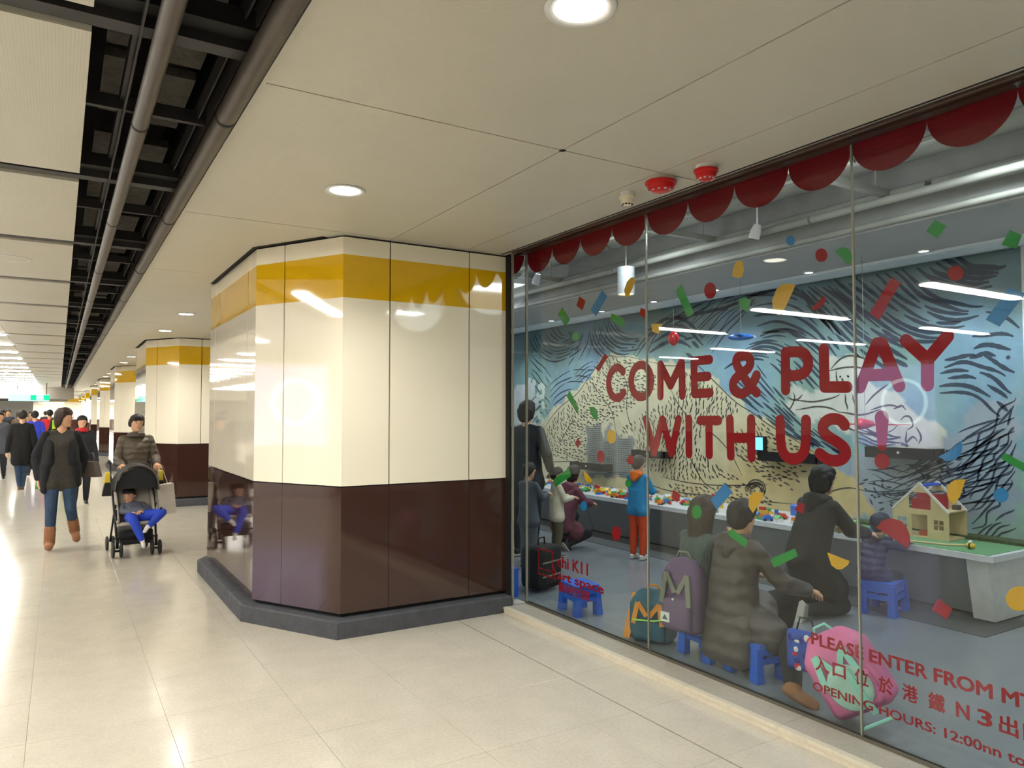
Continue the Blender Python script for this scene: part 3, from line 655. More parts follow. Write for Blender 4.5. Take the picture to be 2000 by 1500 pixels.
# scalloped valance film
va = empty('scalloped_valance', (GI, 3.0, 2.8)); tag(va, 'dark red scalloped valance film along the top of the shop glass', 'decoration')
for k in range(-1, 16):
    y1 = 5.008 - .36 * k; y0 = y1 - .36
    if k == -1: y1, y0 = 5.008, 5.008
    if y0 == y1: continue
    c = (y0 + y1) / 2; n = 22
    pts = [(c + .18 * math.cos(PI + PI * i / n), 2.832 + (.168) * math.sin(PI + PI * i / n)) for i in range(n + 1)]
    pts = [(y0, HC + .045)] + pts + [(y1, HC + .045)]
    bl(MB().prism(pts, 0, .0012, 0, gp3), 'scallop', M_RED2, va)
# the turned end of the valance on the return pane
n = 16
pts = [(3.19 - .12 * (i / n) ** 0, 0) for i in range(0)]
pr = [(3.08, HC + .045), (3.08, 2.665), (3.11, 2.672), (3.14, 2.70), (3.17, 2.76), (3.185, 2.82), (3.187, HC + .045)]
bl(MB().prism(pr, 5.008, 5.0092, 0, lambda u, v, w_: Vector((u, w_, v))), 'scallop', M_RED2, va)

# small texts
def text_mesh(txt, size, bold=0.0, sx=1.0):
    cu = bpy.data.curves.new('t', 'FONT'); cu.body = txt; cu.size = 1; cu.offset = bold; cu.resolution_u = 3; cu.extrude = .0
    to = bpy.data.objects.new('t', cu); COL.objects.link(to)
    me = bpy.data.meshes.new_from_object(to.evaluated_get(bpy.context.evaluated_depsgraph_get()))
    bpy.data.objects.remove(to); return me
def glass_text(txt, y0, z0, y1=None, h=.06, bold=.02, par=None, name='line', capref=.7):
    me = text_mesh(txt, 1, 0); xs = [v.co.x for v in me.vertices]
    sx = (y0 - y1) / (max(xs) - min(xs)) if y1 is not None else h / capref; x0 = min(xs)
    B_ = MB(); fs_ = [tuple(p.vertices) for p in me.polygons]; bd = bold
    for i_, (dx, dy) in enumerate(((0, 0), (bd, 0), (-bd, 0), (0, bd * .8), (0, -bd * .8), (bd * .7, bd * .6), (-bd * .7, -bd * .6), (bd * .7, -bd * .6), (-bd * .7, bd * .6))):
        B_.add([(GI + .0005 + i_ * 4e-5, y0 - (v.co.x + dx - x0) * sx, z0 + (v.co.y + dy) * h / capref) for v in me.vertices], fs_)
    bpy.data.meshes.remove(me); me = B_.mesh(name, M_RED)
    o = bpy.data.objects.new(name, me); COL.objects.link(o)
    if par: o.parent = par; o.matrix_parent_inverse = Matrix.Translation(-Vector(par.location))
    return o
tx = empty('entrance_notice', (GI, 2.0, .3)); tag(tx, 'red notice in three lines near the floor, PLEASE ENTER FROM M...', 'lettering')
o = glass_text('PLEASE ENTER FROM MT', 2.392, .408, 1.405, .056, .035, tx, 'text_line')
CJK = '\u4eba\u53e3\u4f4d\u65bc\u6e2f\u9435N3\u51fa\u53e3'
CJK = '\u5165' + CJK[1:]
# spread the characters one by one
ys = [2.372, 2.276, 2.16, 2.04, 1.93, 1.815, 1.70, 1.615, 1.535, 1.448]
for ch, y in zip(CJK, ys): glass_text(ch, y, .292, y - (.066 if ch not in 'N3' else .05), .06, .03, tx, 'character', .78 if ch not in 'N3' else .7)
glass_text('OPENING HOURS: 12:00nn to 1', 2.388, .186, 1.40, .040, .025, tx, 'text_line')
tx = empty('shop_name', (GI, 4.5, .35)); tag(tx, 'small red shop logo and name low on the first glass pane', 'lettering')
glass_text('chi K11', 4.585, .405, 4.215, .082, .035, tx, 'text_line'); glass_text('art space', 4.587, .312, 4.04, .060, .035, tx, 'text_line')
glass_text('\u85dd\u8853\u7a7a\u9593', 4.575, .232, 4.20, .058, .03, tx, 'text_line', .8)
b = MB()
for (a, c, d, e) in ((4.85, .495, 4.63, .505), (4.85, .30, 4.63, .31), (4.85, .30, 4.84, .50), (4.66, .30, 4.65, .5), (4.85, .345, 4.65, .353)): b.prism([(a, c), (d, c), (d, e), (a, e)], 0, .0012, 0, gp3)
capsule(b, [(4.655, .40), (4.615, .36), (4.635, .33), (4.615, .30)], .006); bl(b, 'logo', M_RED, tx)

# ================================================================ MURAL
MX = 6.612
def mu(px, py): p = at_x(px, py, MX); return (p.y, p.z)
def inpoly(y, z, P):
    r = False; n = len(P); j = n - 1
    for i in range(n):
        if (P[i][1] > z) != (P[j][1] > z) and y < (P[j][0] - P[i][0]) * (z - P[i][1]) / (P[j][1] - P[i][1]) + P[i][0]: r = not r
        j = i
    return r
px_poly = lambda L: [mu(x, y) for x, y in L]
CREAM = px_poly([(1000, 1010), (1000, 880), (1060, 820), (1100, 780), (1150, 740), (1185, 688), (1250, 700), (1330, 712), (1400, 745), (1460, 800), (1540, 850), (1620, 895), (1660, 930), (1720, 1010)])
FIGP = px_poly([(1535, 790), (1545, 760), (1560, 758), (1600, 762), (1622, 740), (1600, 720), (1620, 700), (1655, 690), (1690, 700), (1700, 740), (1745, 770), (1800, 810), (1850, 850), (1845, 880), (1760, 885), (1680, 850), (1600, 820), (1560, 820)])
GREY = px_poly([(1560, 1010), (1610, 930), (1640, 900), (1700, 885), (1850, 860), (1890, 800), (1990, 770), (1990, 1010)])
CITY = px_poly([(1145, 930), (1145, 830), (1175, 830), (1178, 855), (1190, 820), (1200, 850), (1238, 855), (1238, 930)])
WHITEF = px_poly([(1000, 760), (1038, 740), (1052, 780), (1040, 830), (1045, 900), (1000, 920)])
TREE = px_poly([(1440, 980), (1450, 940), (1500, 930), (1520, 950), (1500, 990)])
Y0, Y1, Z0, Z1 = 2.895, 12.4, .51, 2.897
NY, NZ = 260, 70
vs = []; cols = []
def vn(y, z): return math.sin(y * 2.3 + z * 1.7) * .5 + math.sin(y * 5.1 - z * 3.3 + 1) * .3 + math.sin(y * 11 + z * 7.7) * .2
CS = dict(sky=lin('#7b9db2'), sky2=lin('#7f8f96'), sky3=lin('#86a69c'), cream=lin('#cdc4a4'), sand=lin('#c4b07c'), grey=lin('#98a0ab'), white=lin('#c6ccd0'), city=lin('#8d918f'), dark=lin('#5a7078'))
mixc = lambda a, b, t: tuple(a[i] * (1 - t) + b[i] * t for i in range(4))
for j in range(NZ + 1):
    z = Z0 + (Z1 - Z0) * j / NZ
    for i in range(NY + 1):
        y = Y0 + (Y1 - Y0) * i / NY; v = vn(y, z)
        yy, zz = y + .03 * math.sin(z * 23), z + .03 * math.sin(y * 17)
        if inpoly(yy, zz, CITY): c = CS['city']
        elif inpoly(yy, zz, WHITEF): c = CS['white']
        elif inpoly(yy, zz, FIGP): c = mixc(CS['white'], CS['cream'], .4)
        elif inpoly(yy, zz, CREAM): c = mixc(CS['cream'], CS['sand'], max(0, min(1, .5 - (z - 1.0) + .4 * v - (y - 6) * .25)))
        elif inpoly(yy, zz, GREY): c = mixc(CS['grey'], CS['sky'], .2 + .2 * v)
        else: c = mixc(mixc(CS['sky'], CS['sky3'], max(0, min(1, .5 + v))), CS['dark'], max(0, min(.7, (z - 1.9) * .7 + .3 * v)))
        vs.append((0, y, z)); cols.append(c)
fs = [(j * (NY + 1) + i, j * (NY + 1) + i + 1, (j + 1) * (NY + 1) + i + 1, (j + 1) * (NY + 1) + i) for j in range(NZ) for i in range(NY)]
me = bpy.data.meshes.new('mural'); me.from_pydata(vs, [], fs)
ca = me.color_attributes.new('paint', 'FLOAT_COLOR', 'POINT'); ca.data.foreach_set('color', [x for c in cols for x in c])
me.materials.append(mat('mural_print', '#ffffff', .6, noise=(6, .10), vc='paint'))
mural = bpy.data.objects.new('mural', me); COL.objects.link(mural); mural.location = (MX, 0, 0)
tag(mural, 'large mural of brush-drawn swirling waves and rocky hills on the back wall', 'mural')
for k in range(9):
    y = 3.9 + k * 1.05
INK = MB()
def rnd(a, b): return random.uniform(a, b)
def resample(P, n):
    D = [0]
    for a, b in zip(P, P[1:]): D.append(D[-1] + math.dist(a, b))
    out = []
    for i in range(n):
        s = D[-1] * i / (n - 1); k = 0
        while k < len(P) - 2 and D[k + 1] < s: k += 1
        t = (s - D[k]) / max(1e-9, D[k + 1] - D[k]); out.append((P[k][0] + (P[k + 1][0] - P[k][0]) * t, P[k][1] + (P[k + 1][1] - P[k][1]) * t))
    return out
CLIP = True
def inkline(P, wd, mi=0):
    if mi == 0 and CLIP:
        Q_ = []
        for p_ in P:
            if inpoly(p_[0], p_[1], FIGP) or inpoly(p_[0], p_[1], CREAM): break
            Q_.append(p_)
        if len(Q_) < 3: return
        P = Q_
    """tapered brush line on the wall plane"""
    n = len(P); vs = []
    for i, (y, z) in enumerate(P):
        a = P[max(0, i - 1)]; b = P[min(n - 1, i + 1)]; dy, dz = b[0] - a[0], b[1] - a[1]; L = math.hypot(dy, dz) or 1
        t = i / max(1, n - 1); r = wd / 2 * (.35 + .65 * min(1, 4 * t, 4 * (1 - t))) * rnd(.85, 1.15)
        vs += [(-.0015, y - dz / L * r, z + dy / L * r), (-.0015, y + dz / L * r, z - dy / L * r)]
    INK.add(vs, [(2 * i, 2 * i + 1, 2 * i + 3, 2 * i + 2) for i in range(n - 1)], mi)
def wob(P, amp):
    a, b, c = rnd(0, 6), rnd(1.5, 3), rnd(1.5, 3)
    return [(y + amp * math.sin(i * b * .12 + a), z + amp * math.sin(i * c * .12 + a * 2)) for i, (y, z) in enumerate(P)]
def dashed(P, wd, dash, gap, mi=0, amp=.008):
    P = wob(P, amp); D = 0; i = 0; n = len(P); cur = []; target = dash * rnd(.5, 1.5); on = True
    for a, b in zip(P, P[1:]):
        D += math.dist(a, b)
        if on: cur.append(a)
        if D > target:
            if on and len(cur) > 1: cur.append(b); inkline(cur, wd * rnd(.7, 1.2), mi)
            cur = []; on = not on; D = 0; target = (dash if on else gap) * rnd(.5, 1.5)
    if on and len(cur) > 2: inkline(cur, wd, mi)
def fam(A, B, n, wd, dash=.5, gap=.06, mi=0, k=40, amp=.008):
    A = resample(smooth_pts([mu(*p) for p in A], 3), k); B = resample(smooth_pts([mu(*p) for p in B], 3), k)
    for i in range(n):
        t = (i + rnd(-.12, .12)) / max(1, n - 1); a = int(rnd(0, 5)); e = k - int(rnd(0, 6))
        P = [(A[j][0] * (1 - t) + B[j][0] * t, A[j][1] * (1 - t) + B[j][1] * t) for j in range(a, e)]
        dashed(P, wd, dash, gap, mi, amp)
def solid(P, wd, mi=0, it=2): inkline(wob(resample(smooth_pts([mu(*p) for p in P], it), 30), .004), wd, mi)
# sky swirls
fam([(1030, 650), (1045, 690), (1075, 708), (1110, 700), (1140, 680), (1150, 650)], [(1085, 640), (1095, 652), (1105, 655), (1115, 650), (1122, 642)], 9, .022)
fam([(1150, 640), (1158, 680), (1185, 706), (1215, 712), (1245, 705)], [(1195, 620), (1203, 640), (1225, 655), (1245, 655), (1262, 648)], 10, .026, .7)
fam([(1140, 650), (1128, 690), (1110, 715)], [(1190, 625), (1185, 660), (1176, 690)], 5, .02)
fam([(1235, 700), (1262, 655), (1310, 615), (1380, 575)], [(1262, 712), (1290, 682), (1330, 665), (1372, 655)], 7, .026, .9)
fam([(1262, 648), (1300, 618), (1345, 625), (1385, 672)], [(1268, 722), (1300, 698), (1330, 696), (1358, 712)], 6, .045, 1.2)
fam([(1300, 640), (1350, 598), (1400, 580), (1450, 572)], [(1385, 672), (1412, 640), (1450, 602), (1500, 582)], 6, .016, .9)
fam([(1345, 640), (1385, 590), (1420, 572)], [(1385, 695), (1430, 640), (1480, 580)], 5, .016, .8)
fam([(1065, 765), (1090, 735), (1120, 722), (1165, 722)], [(1085, 812), (1100, 796), (1118, 790), (1130, 800)], 7, .02, .5)
fam([(1120, 735), (1140, 712), (1162, 705), (1180, 710)], [(1128, 752), (1142, 735), (1155, 730), (1165, 735)], 4, .016, .5)
fam([(1032, 800), (1045, 775), (1062, 770), (1080, 800)], [(1040, 840), (1050, 820), (1060, 815), (1068, 830)], 5, .018, .4)
fam([(1035, 690), (1060, 715), (1085, 745)], [(1035, 740), (1045, 752), (1060, 775)], 5, .02, .6)
fam([(1400, 735), (1440, 700), (1500, 700), (1560, 770), (1620, 850)], [(1500, 640), (1560, 640), (1620, 700), (1680, 770), (1740, 800)], 10, .028, .55, .10)
fam([(1470, 660), (1520, 640), (1580, 660), (1640, 730)], [(1440, 560), (1540, 555), (1600, 600), (1660, 680)], 6, .034, .6, .12)
fam([(1560, 570), (1620, 640), (1680, 700), (1760, 745)], [(1600, 545), (1660, 590), (1730, 650), (1800, 690)], 7, .04, .6, .05)
fam([(1400, 760), (1470, 800), (1530, 850), (1600, 880)], [(1470, 700), (1530, 780), (1600, 850), (1680, 900)], 10, .024, .35, .08)
fam([(1610, 545), (1680, 600), (1740, 650), (1810, 670), (1880, 655)], [(1760, 520), (1800, 560), (1850, 590), (1900, 600), (1940, 590)], 9, .036, .6, .05)
fam([(1780, 520), (1830, 550), (1890, 570), (1950, 560)], [(1860, 498), (1890, 515), (1930, 525), (1975, 515)], 5, .05, .8, .04)
fam([(1840, 705), (1890, 690), (1940, 700), (1985, 730)], [(1830, 770), (1880, 760), (1930, 790), (1975, 830)], 6, .034, .4, .08)
fam([(1900, 660), (1940, 650), (1985, 660)], [(1890, 700), (1940, 690), (1985, 710)], 3, .034, .4, .08)
solid([(1700, 760), (1760, 690), (1810, 655), (1870, 635), (1925, 600), (1950, 550), (1968, 495)], .036); solid([(1925, 610), (1960, 615), (1990, 640)], .03)
solid([(1265, 690), (1275, 660), (1310, 620), (1380, 612), (1450, 590), (1470, 575), (1530, 560), (1590, 590), (1620, 640)], .04)
# rocks
for P in ([(1050, 860), (1085, 800), (1130, 770), (1150, 735), (1185, 690), (1200, 698), (1225, 695), (1260, 705)], [(1265, 705), (1320, 718), (1350, 700), (1395, 745), (1440, 790), (1470, 805), (1500, 830), (1540, 850), (1600, 890)],
          [(1150, 740), (1175, 775), (1195, 800), (1205, 850)], [(1090, 880), (1110, 830), (1125, 820), (1140, 850)], [(1050, 905), (1100, 900), (1150, 905)], [(1310, 760), (1330, 800), (1360, 830)],
          [(1400, 770), (1370, 830), (1420, 870), (1450, 930)], [(1340, 880), (1370, 940), (1400, 960)], [(1290, 930), (1350, 945), (1420, 950), (1500, 945)], [(1240, 930), (1300, 960), (1400, 970), (1560, 985)],
          [(1560, 985), (1640, 950), (1700, 960)], [(1200, 705), (1230, 750), (1220, 800), (1240, 850)]): solid(P, .013, 1)
def dashes(poly, sp, ln, wd, ang, mi=1, jit=.35):
    P = px_poly(poly); ys = [p[0] for p in P]; zs = [p[1] for p in P]; y = min(ys)
    while y < max(ys):
        z = min(zs)
        while z < max(zs):
            a_, b_ = y + rnd(-1, 1) * sp * .35, z + rnd(-1, 1) * sp * .3
            if inpoly(a_, b_, P) and not inpoly(a_, b_, CITY) and math.sin(a_ * 3.1 + 2 * math.sin(b_ * 4)) > -.72:
                t = math.radians(ang(a_, b_) if callable(ang) else ang) + rnd(-jit, jit); L = ln * rnd(.6, 1.3)
                dy, dz = math.cos(t) * L / 2, math.sin(t) * L / 2; inkline([(a_ - dy, b_ - dz), (a_, b_), (a_ + dy, b_ + dz)], wd * 2.0, mi)
            z += sp * .62
        y += sp
af = lambda y, z: 60 + 55 * math.sin(y * 1.7 + z * 2.1)
dashes([(1055, 895), (1060, 850), (1090, 805), (1150, 745), (1186, 695), (1240, 705), (1262, 760), (1240, 840), (1140, 900)], .075, .06, .010, af)
dashes([(1255, 715), (1330, 722), (1395, 750), (1460, 808), (1540, 855), (1590, 885), (1560, 940), (1300, 935), (1240, 900), (1250, 800)], .072, .06, .010, af)
dashes([(1250, 940), (1400, 950), (1540, 930), (1560, 985), (1300, 985)], .07, .05, .010, 20)
fam([(1640, 960), (1720, 940), (1800, 900), (1870, 850), (1985, 800)], [(1600, 1000), (1720, 1010), (1850, 1000), (1985, 960)], 19, .015, .5, .03, 0, 60, .022)
fam([(1700, 905), (1760, 915), (1830, 905), (1880, 880)], [(1680, 960), (1760, 975), (1850, 950), (1920, 900)], 8, .012, .3, .04, 0, 60, .02)
fam([(1880, 890), (1920, 850), (1985, 770)], [(1900, 1040), (1940, 1000), (1985, 930)], 11, .018, .7, .03, 0, 60, .018)
fam([(1900, 1050), (1940, 1020), (1985, 990)], [(1930, 1060), (1960, 1040), (1985, 1030)], 4, .016, .3, .05, 0)
dashes([(1640, 1000), (1700, 900), (1860, 880), (1900, 990)], .09, .05, .011, 35, 0, 1.2)
CLIP = False
# drawn buildings
for poly, st in (([(1147, 930), (1147, 832), (1175, 832), (1175, 930)], .028), ([(1178, 930), (1178, 862), (1203, 862), (1203, 930)], .022), ([(1205, 930), (1205, 856), (1237, 856), (1237, 930)], .03)):
    P = px_poly(poly); y0, y1 = min(p[0] for p in P), max(p[0] for p in P); z0, z1 = min(p[1] for p in P), max(p[1] for p in P); z = z0
    while z < z1: inkline([(y0, z), ((y0 + y1) / 2, z), (y1, z)], .008, 1); z += st
    y = y0
    while y < y1: inkline([(y, z0), (y, (z0 + z1) / 2), (y, z1)], .006, 1); y += .05
# drawn reclining figure with hat, palm and a small dog
for P in ([(1622, 722), (1640, 700), (1660, 692), (1690, 700), (1700, 716)], [(1616, 724), (1660, 716), (1706, 722)], [(1634, 725), (1634, 750), (1640, 768)], [(1640, 735), (1642, 737)], [(1655, 734), (1658, 736)], [(1645, 738), (1646, 746)], [(1690, 725), (1688, 760)],
          [(1552, 782), (1580, 785), (1620, 781), (1640, 770)], [(1555, 800), (1590, 794), (1620, 796), (1640, 805)], [(1550, 765), (1553, 785), (1540, 800)], [(1538, 776), (1553, 784), (1568, 770)], [(1640, 805), (1680, 812), (1720, 800)], [(1650, 770), (1655, 800)], [(1665, 770), (1672, 800)],
          [(1690, 790), (1720, 760), (1735, 750)], [(1700, 800), (1740, 790), (1760, 795)], [(1745, 800), (1760, 790), (1770, 800)], [(1760, 820), (1765, 812), (1780, 815), (1785, 830), (1772, 840)], [(1770, 842), (1768, 865), (1775, 860), (1785, 852), (1792, 862)], [(1790, 835), (1800, 850), (1795, 868)],
          [(1600, 815), (1640, 830), (1690, 850), (1740, 845), (1755, 830)]): solid(P, .017, 1)
fam([(1680, 830), (1720, 850), (1770, 852)], [(1660, 860), (1720, 880), (1780, 872)], 5, .02, .4, .05, 0)
fam([(1450, 960), (1470, 935), (1500, 945), (1490, 975)], [(1462, 962), (1472, 950), (1488, 952), (1482, 968)], 7, .018, .3, .03, 1)
# white flowers at the far left
for k in range(26):
    a, c = mu(rnd(1030, 1062), rnd(745, 850)); INK.add([(-.002 - k * 1.5e-4, a + .06 * rnd(.6, 1.2) * math.cos(t * PI / 4), c + .06 * rnd(.6, 1.2) * math.sin(t * PI / 4)) for t in range(8)], [tuple(range(8))], 2)
ink = INK.build('ink_strokes', [mat('navy_ink', '#2c3b4d', .6), mat('black_ink', '#45423d', .6), mat('white_paint_dab', '#c6cfc4', .6)], None, kind='stuff')
ink.parent = mural

# ================================================================ PEOPLE
BAKE = []       # (object, voxel, extra MB) remeshed at the end
ICO = None
def ico():
    global ICO
    if ICO is None:
        bm = bmesh.new(); bmesh.ops.create_icosphere(bm, subdivisions=2, radius=1); ICO = [v.co.copy() for v in bm.verts]; bm.free()
    return ICO
def hull(out, blobs):
    """out: list of (verts, faces); blobs: [(centre, radius or (rx,ry,rz)), ...] -> convex skin around them"""
    bm = bmesh.new()
    for c, r in blobs:
        r = r if isinstance(r, (tuple, list)) else (r, r, r)
        for v in ico(): bm.verts.new((c[0] + v.x * r[0], c[1] + v.y * r[1], c[2] + v.z * r[2]))
    res = bmesh.ops.convex_hull(bm, input=list(bm.verts))
    bad = [g_ for g_ in res['geom_interior'] if isinstance(g_, bmesh.types.BMVert)]
    bmesh.ops.delete(bm, geom=bad, context='VERTS')
    bm.verts.index_update(); out.append(([v.co.copy() for v in bm.verts], [tuple(v.index for v in f.verts) for f in bm.faces])); bm.free()
def soft(name, hulls, mt, parent, voxel, extra=None, **kw):
    b = MB()
    for vs, fs in hulls: b.add(vs, fs)
    me = b.mesh(name, mt); o = bpy.data.objects.new(name, me); COL.objects.link(o)
    if parent: o.parent = parent
    for k, v in kw.items(): o[k] = v
    m = o.modifiers.new('r', 'REMESH'); m.mode = 'VOXEL'; m.voxel_size = voxel; m.use_smooth_shade = True
    m = o.modifiers.new('s', 'SMOOTH'); m.factor = .5; m.iterations = 4
    BAKE.append((o, extra)); return o
V3 = Vector
def mixv(a, b, t): return V3(a) * (1 - t) + V3(b) * t
def hand(out_h, out_x, wrist, d, nrm, side, s, curl=.5):
    """palm joined to the body skin; fingers as tapered chains rooted in the palm"""
    d = V3(d).normalized(); nrm = V3(nrm); nrm = (nrm - d * nrm.dot(d)).normalized(); a = d.cross(nrm) * side
    w0 = V3(wrist)
    hull(out_h, [(w0, .0125 * s / .1), (w0 + d * .45 * s + a * .17 * s, .009 * s / .1), (w0 + d * .45 * s - a * .17 * s, .009 * s / .1)] if False else [(w0, .13 * s), (w0 + d * .42 * s + a * .18 * s, .10 * s), (w0 + d * .42 * s - a * .18 * s, .10 * s)])
    for k, L in enumerate((.40, .45, .42, .33)):
        b0 = w0 + d * .46 * s + a * (.21 - .14 * k) * s; d1 = (d * math.cos(curl * .6) + nrm * math.sin(curl * .6)); d2 = (d * math.cos(curl * 1.6) + nrm * math.sin(curl * 1.6))
        m_ = b0 + d1 * L * .5 * s; e = m_ + d2 * L * .5 * s
        out_x.tube([b0 - d * .08 * s, m_, e], [.062 * s, .056 * s, .042 * s], 7); out_x.ell(e, .043 * s, 7, 5)
    t0 = w0 + d * .15 * s + a * .12 * s; t1 = t0 + (d * .5 + a * .8 + nrm * .3).normalized() * .22 * s; t2 = t1 + (d * .9 + a * .3 + nrm * .4).normalized() * .18 * s
    out_x.tube([t0, t1, t2], [.08 * s, .068 * s, .05 * s], 7); out_x.ell(t2, .05 * s, 7, 5)

STAND = dict(pel=(0, 0, .52), waist=(0, .005, .61), chest=(0, .0, .73), neck=(0, .008, .83), head=(0, -.008, .925),
             sL=(.105, 0, .805), eL=(.135, .015, .64), wL=(.145, -.03, .49), sR=(-.105, 0, .805), eR=(-.135, .015, .64), wR=(-.145, -.03, .49),
             hL=(.052, 0, .50), kL=(.055, -.01, .275), aL=(.055, .012, .045), hR=(-.052, 0, .50), kR=(-.055, -.01, .275), aR=(-.055, .012, .045))
def person(name, label, loc, rz, H, J=None, group=None, skin='#d8a888', hair='#1a1412', top=None, legs=None, shoes=None, hairstyle='short', hs=1.0, vox=.008,
           face=(0, -1, 0), toes=None, hands=True, coat=None, hood=None, scarf=None, faceparts=True, knit=None):
    """all joints are fractions of H in the figure's own frame; the figure faces -Y"""
    P = dict(STAND); P.update(J or {}); P = {k: V3(v) * H for k, v in P.items()}
    for k_ in ('sL', 'sR'): P[k_] = V3((P[k_].x * .87, P[k_].y, P[k_].z - .006 * H))
    for k_ in ('eL', 'eR'): P[k_] = V3((P[k_].x * .93, P[k_].y, P[k_].z))
    msk = mat('skin_' + skin[1:], skin, .5, noise=(8, .05))
    S = H
    body = []; X = MB()
    fd = V3(face).normalized(); up = (P['head'] - P['neck']).normalized(); up = V3((0, 0, 1)) * .6 + up * .4; up.normalize(); fd = (fd - up * fd.dot(up)).normalized(); rt = fd.cross(up).normalized()
    hc = P['head']; R = S * hs
    MH = Matrix((rt, -fd, up)).transposed()     # local x right, y back, z up
    def hp(x, y, z): return hc + MH @ V3((x * R, y * R, z * R))
    hull(body, [(hp(0, .012, .012), .047 * R), (hp(0, -.008, .014), .046 * R), (hp(0, -.015, -.035), .030 * R), (hp(0, .0, -.02), .040 * R)])
    hull(body, [(hp(0, -.036, -.052), .015 * R), (hp(.018, -.01, -.035), .02 * R), (hp(-.018, -.01, -.035), .02 * R)])
    hull(body, [(hp(0, -.056, -.008), .0065 * R), (hp(0, -.049, .012), .005 * R)])
    for sx in (-1, 1): hull(body, [(hp(.047 * sx, .004, -.002), .010 * R), (hp(.046 * sx, .006, -.014), .007 * R)])
    hull(body, [(hp(0, .005, -.03), .027 * R), (P['neck'], .030 * S), (mixv(P['neck'], P['chest'], .2), .036 * S)])
    # trunk and limbs under the clothes keep the figure one surface
    hull(body, [(P['sL'] * .8 + P['chest'] * .2, .03 * S), (P['sR'] * .8 + P['chest'] * .2, .03 * S), (P['pel'], .05 * S)])
    for s_ in 'LR':
        hull(body, [(P['s' + s_], .026 * S), (P['e' + s_], .020 * S)]); hull(body, [(P['e' + s_], .020 * S), (P['w' + s_], .0145 * S)])
        hull(body, [(P['h' + s_], .036 * S), (P['k' + s_], .026 * S)]); hull(body, [(P['k' + s_], .026 * S), (P['a' + s_], .018 * S)])
    if hands:
        for s_, sd in (('L', 1), ('R', -1)):
            dd = (P['w' + s_] - P['e' + s_]).normalized(); cv = .7
            nn = V3((-sd, -.4, 0)) if abs(dd.z) > .5 else V3((0, 0, -1))
            hand(body, X, P['w' + s_] + dd * .012 * S, dd, nn, sd, .098 * S, cv)
    root = soft(name, body, msk, None, vox * .8, X)
    root.location = loc; root.rotation_euler = (0, 0, rz); tag(root, label, 'person', group)
    # legs
    if legs:
        col, fat, kw = legs[0], legs[1], (legs[2] if len(legs) > 2 else {})
        h = []
        hull(h, [(P['pel'] + V3((.03, 0, .02)) * S, .058 * S * fat), (P['pel'] + V3((-.03, 0, .02)) * S, .058 * S * fat), (P['hL'], .056 * S * fat), (P['hR'], .056 * S * fat)])
        for s_ in 'LR':
            hull(h, [(P['h' + s_], .056 * S * fat), (P['k' + s_], .040 * S * fat)]); hull(h, [(P['k' + s_], .040 * S * fat), (mixv(P['k' + s_], P['a' + s_], .4), .037 * S * fat), (mixv(P['k' + s_], P['a' + s_], .93), .027 * S * fat)])
        soft('trousers', h, col, root, vox, **({'label': kw['label']} if 'label' in kw else {}))
    # shoes
    if shoes:
        col, bh = shoes[0], shoes[1]
        for s_ in 'LR':
            a = P['a' + s_]; td = V3((toes or {}).get(s_, (0, -1, 0))).normalized(); sh = (a - P['k' + s_]).normalized()
            up_ = -sh; h = []
            base = a + sh * .028 * S
            nrm_ = (sh - td * sh.dot(td)).normalized()
            hull(h, [(a - td * .018 * S + nrm_ * .012 * S, .022 * S), (a + td * .085 * S + nrm_ * .018 * S, .016 * S), (a + td * .04 * S + nrm_ * .016 * S, .022 * S), (a, .022 * S)])
            if bh:
                k_ = .036 if bh > .08 else .030
                hull(h, [(a, k_ * S), (a + up_ * bh * S, (k_ + .002) * S)]); hull(h, [(a - td * .016 * S + nrm_ * .008 * S, k_ * .8 * S), (a + td * .075 * S + nrm_ * .010 * S, k_ * .75 * S)])
            soft('boot' if bh else 'shoe', h, col, root, vox * .9)
            if not bh or len(shoes) > 2:
                sm = shoes[2] if len(shoes) > 2 else MATS['sole']
                b = MB(); Ms = Matrix((td, nrm_.cross(td), nrm_)).transposed()
                pr = [(-.045, .0), (-.03, -.022), (.04, -.026), (.085, -.022), (.103, 0), (.085, .022), (.04, .026), (-.03, .022)]
                b.prism(pr, .027, .036, 0, lambda u, v, w_: a + Ms @ (V3((u, v, w_)) * S)); b.build('sole', sm, root)
    # top
    if top:
        col, fat, hem = top[0], top[1], top[2]; kw = top[3] if len(top) > 3 else {}
        h = []; f = fat
        fs_ = f ** .5
        hull(h, [(mixv(P['sL'], P['chest'], .38), .046 * S * fs_), (mixv(P['sR'], P['chest'], .38), .046 * S * fs_), (mixv(P['chest'], P['waist'], .55) + V3((.035, -.004, 0)) * S, .054 * S * f), (mixv(P['chest'], P['waist'], .55) + V3((-.035, -.004, 0)) * S, .054 * S * f), (P['chest'] + V3((0, -.018, .0)) * S, .055 * S * f)])
        hull(h, [(mixv(P['chest'], P['waist'], .5) + V3((.035, 0, 0)) * S, .054 * S * f), (mixv(P['chest'], P['waist'], .5) + V3((-.035, 0, 0)) * S, .054 * S * f), (P['pel'] + V3((.035, 0, .03)) * S, .060 * S * f), (P['pel'] + V3((-.035, 0, .03)) * S, .060 * S * f)])
        if hem > 0:
            for s_ in 'LR': hull(h, [(P['pel'] + V3((.035 if s_ == 'L' else -.035, 0, .02)) * S, .060 * S * f), (mixv(P['h' + s_], P['k' + s_], hem), .062 * S * f), (P['pel'], .06 * S * f)])
            if kw.get('skirt', True): hull(h, [(mixv(P['hL'], P['kL'], hem * .9), .055 * S * f), (mixv(P['hR'], P['kR'], hem * .9), .055 * S * f), (P['pel'], .06 * S * f)])
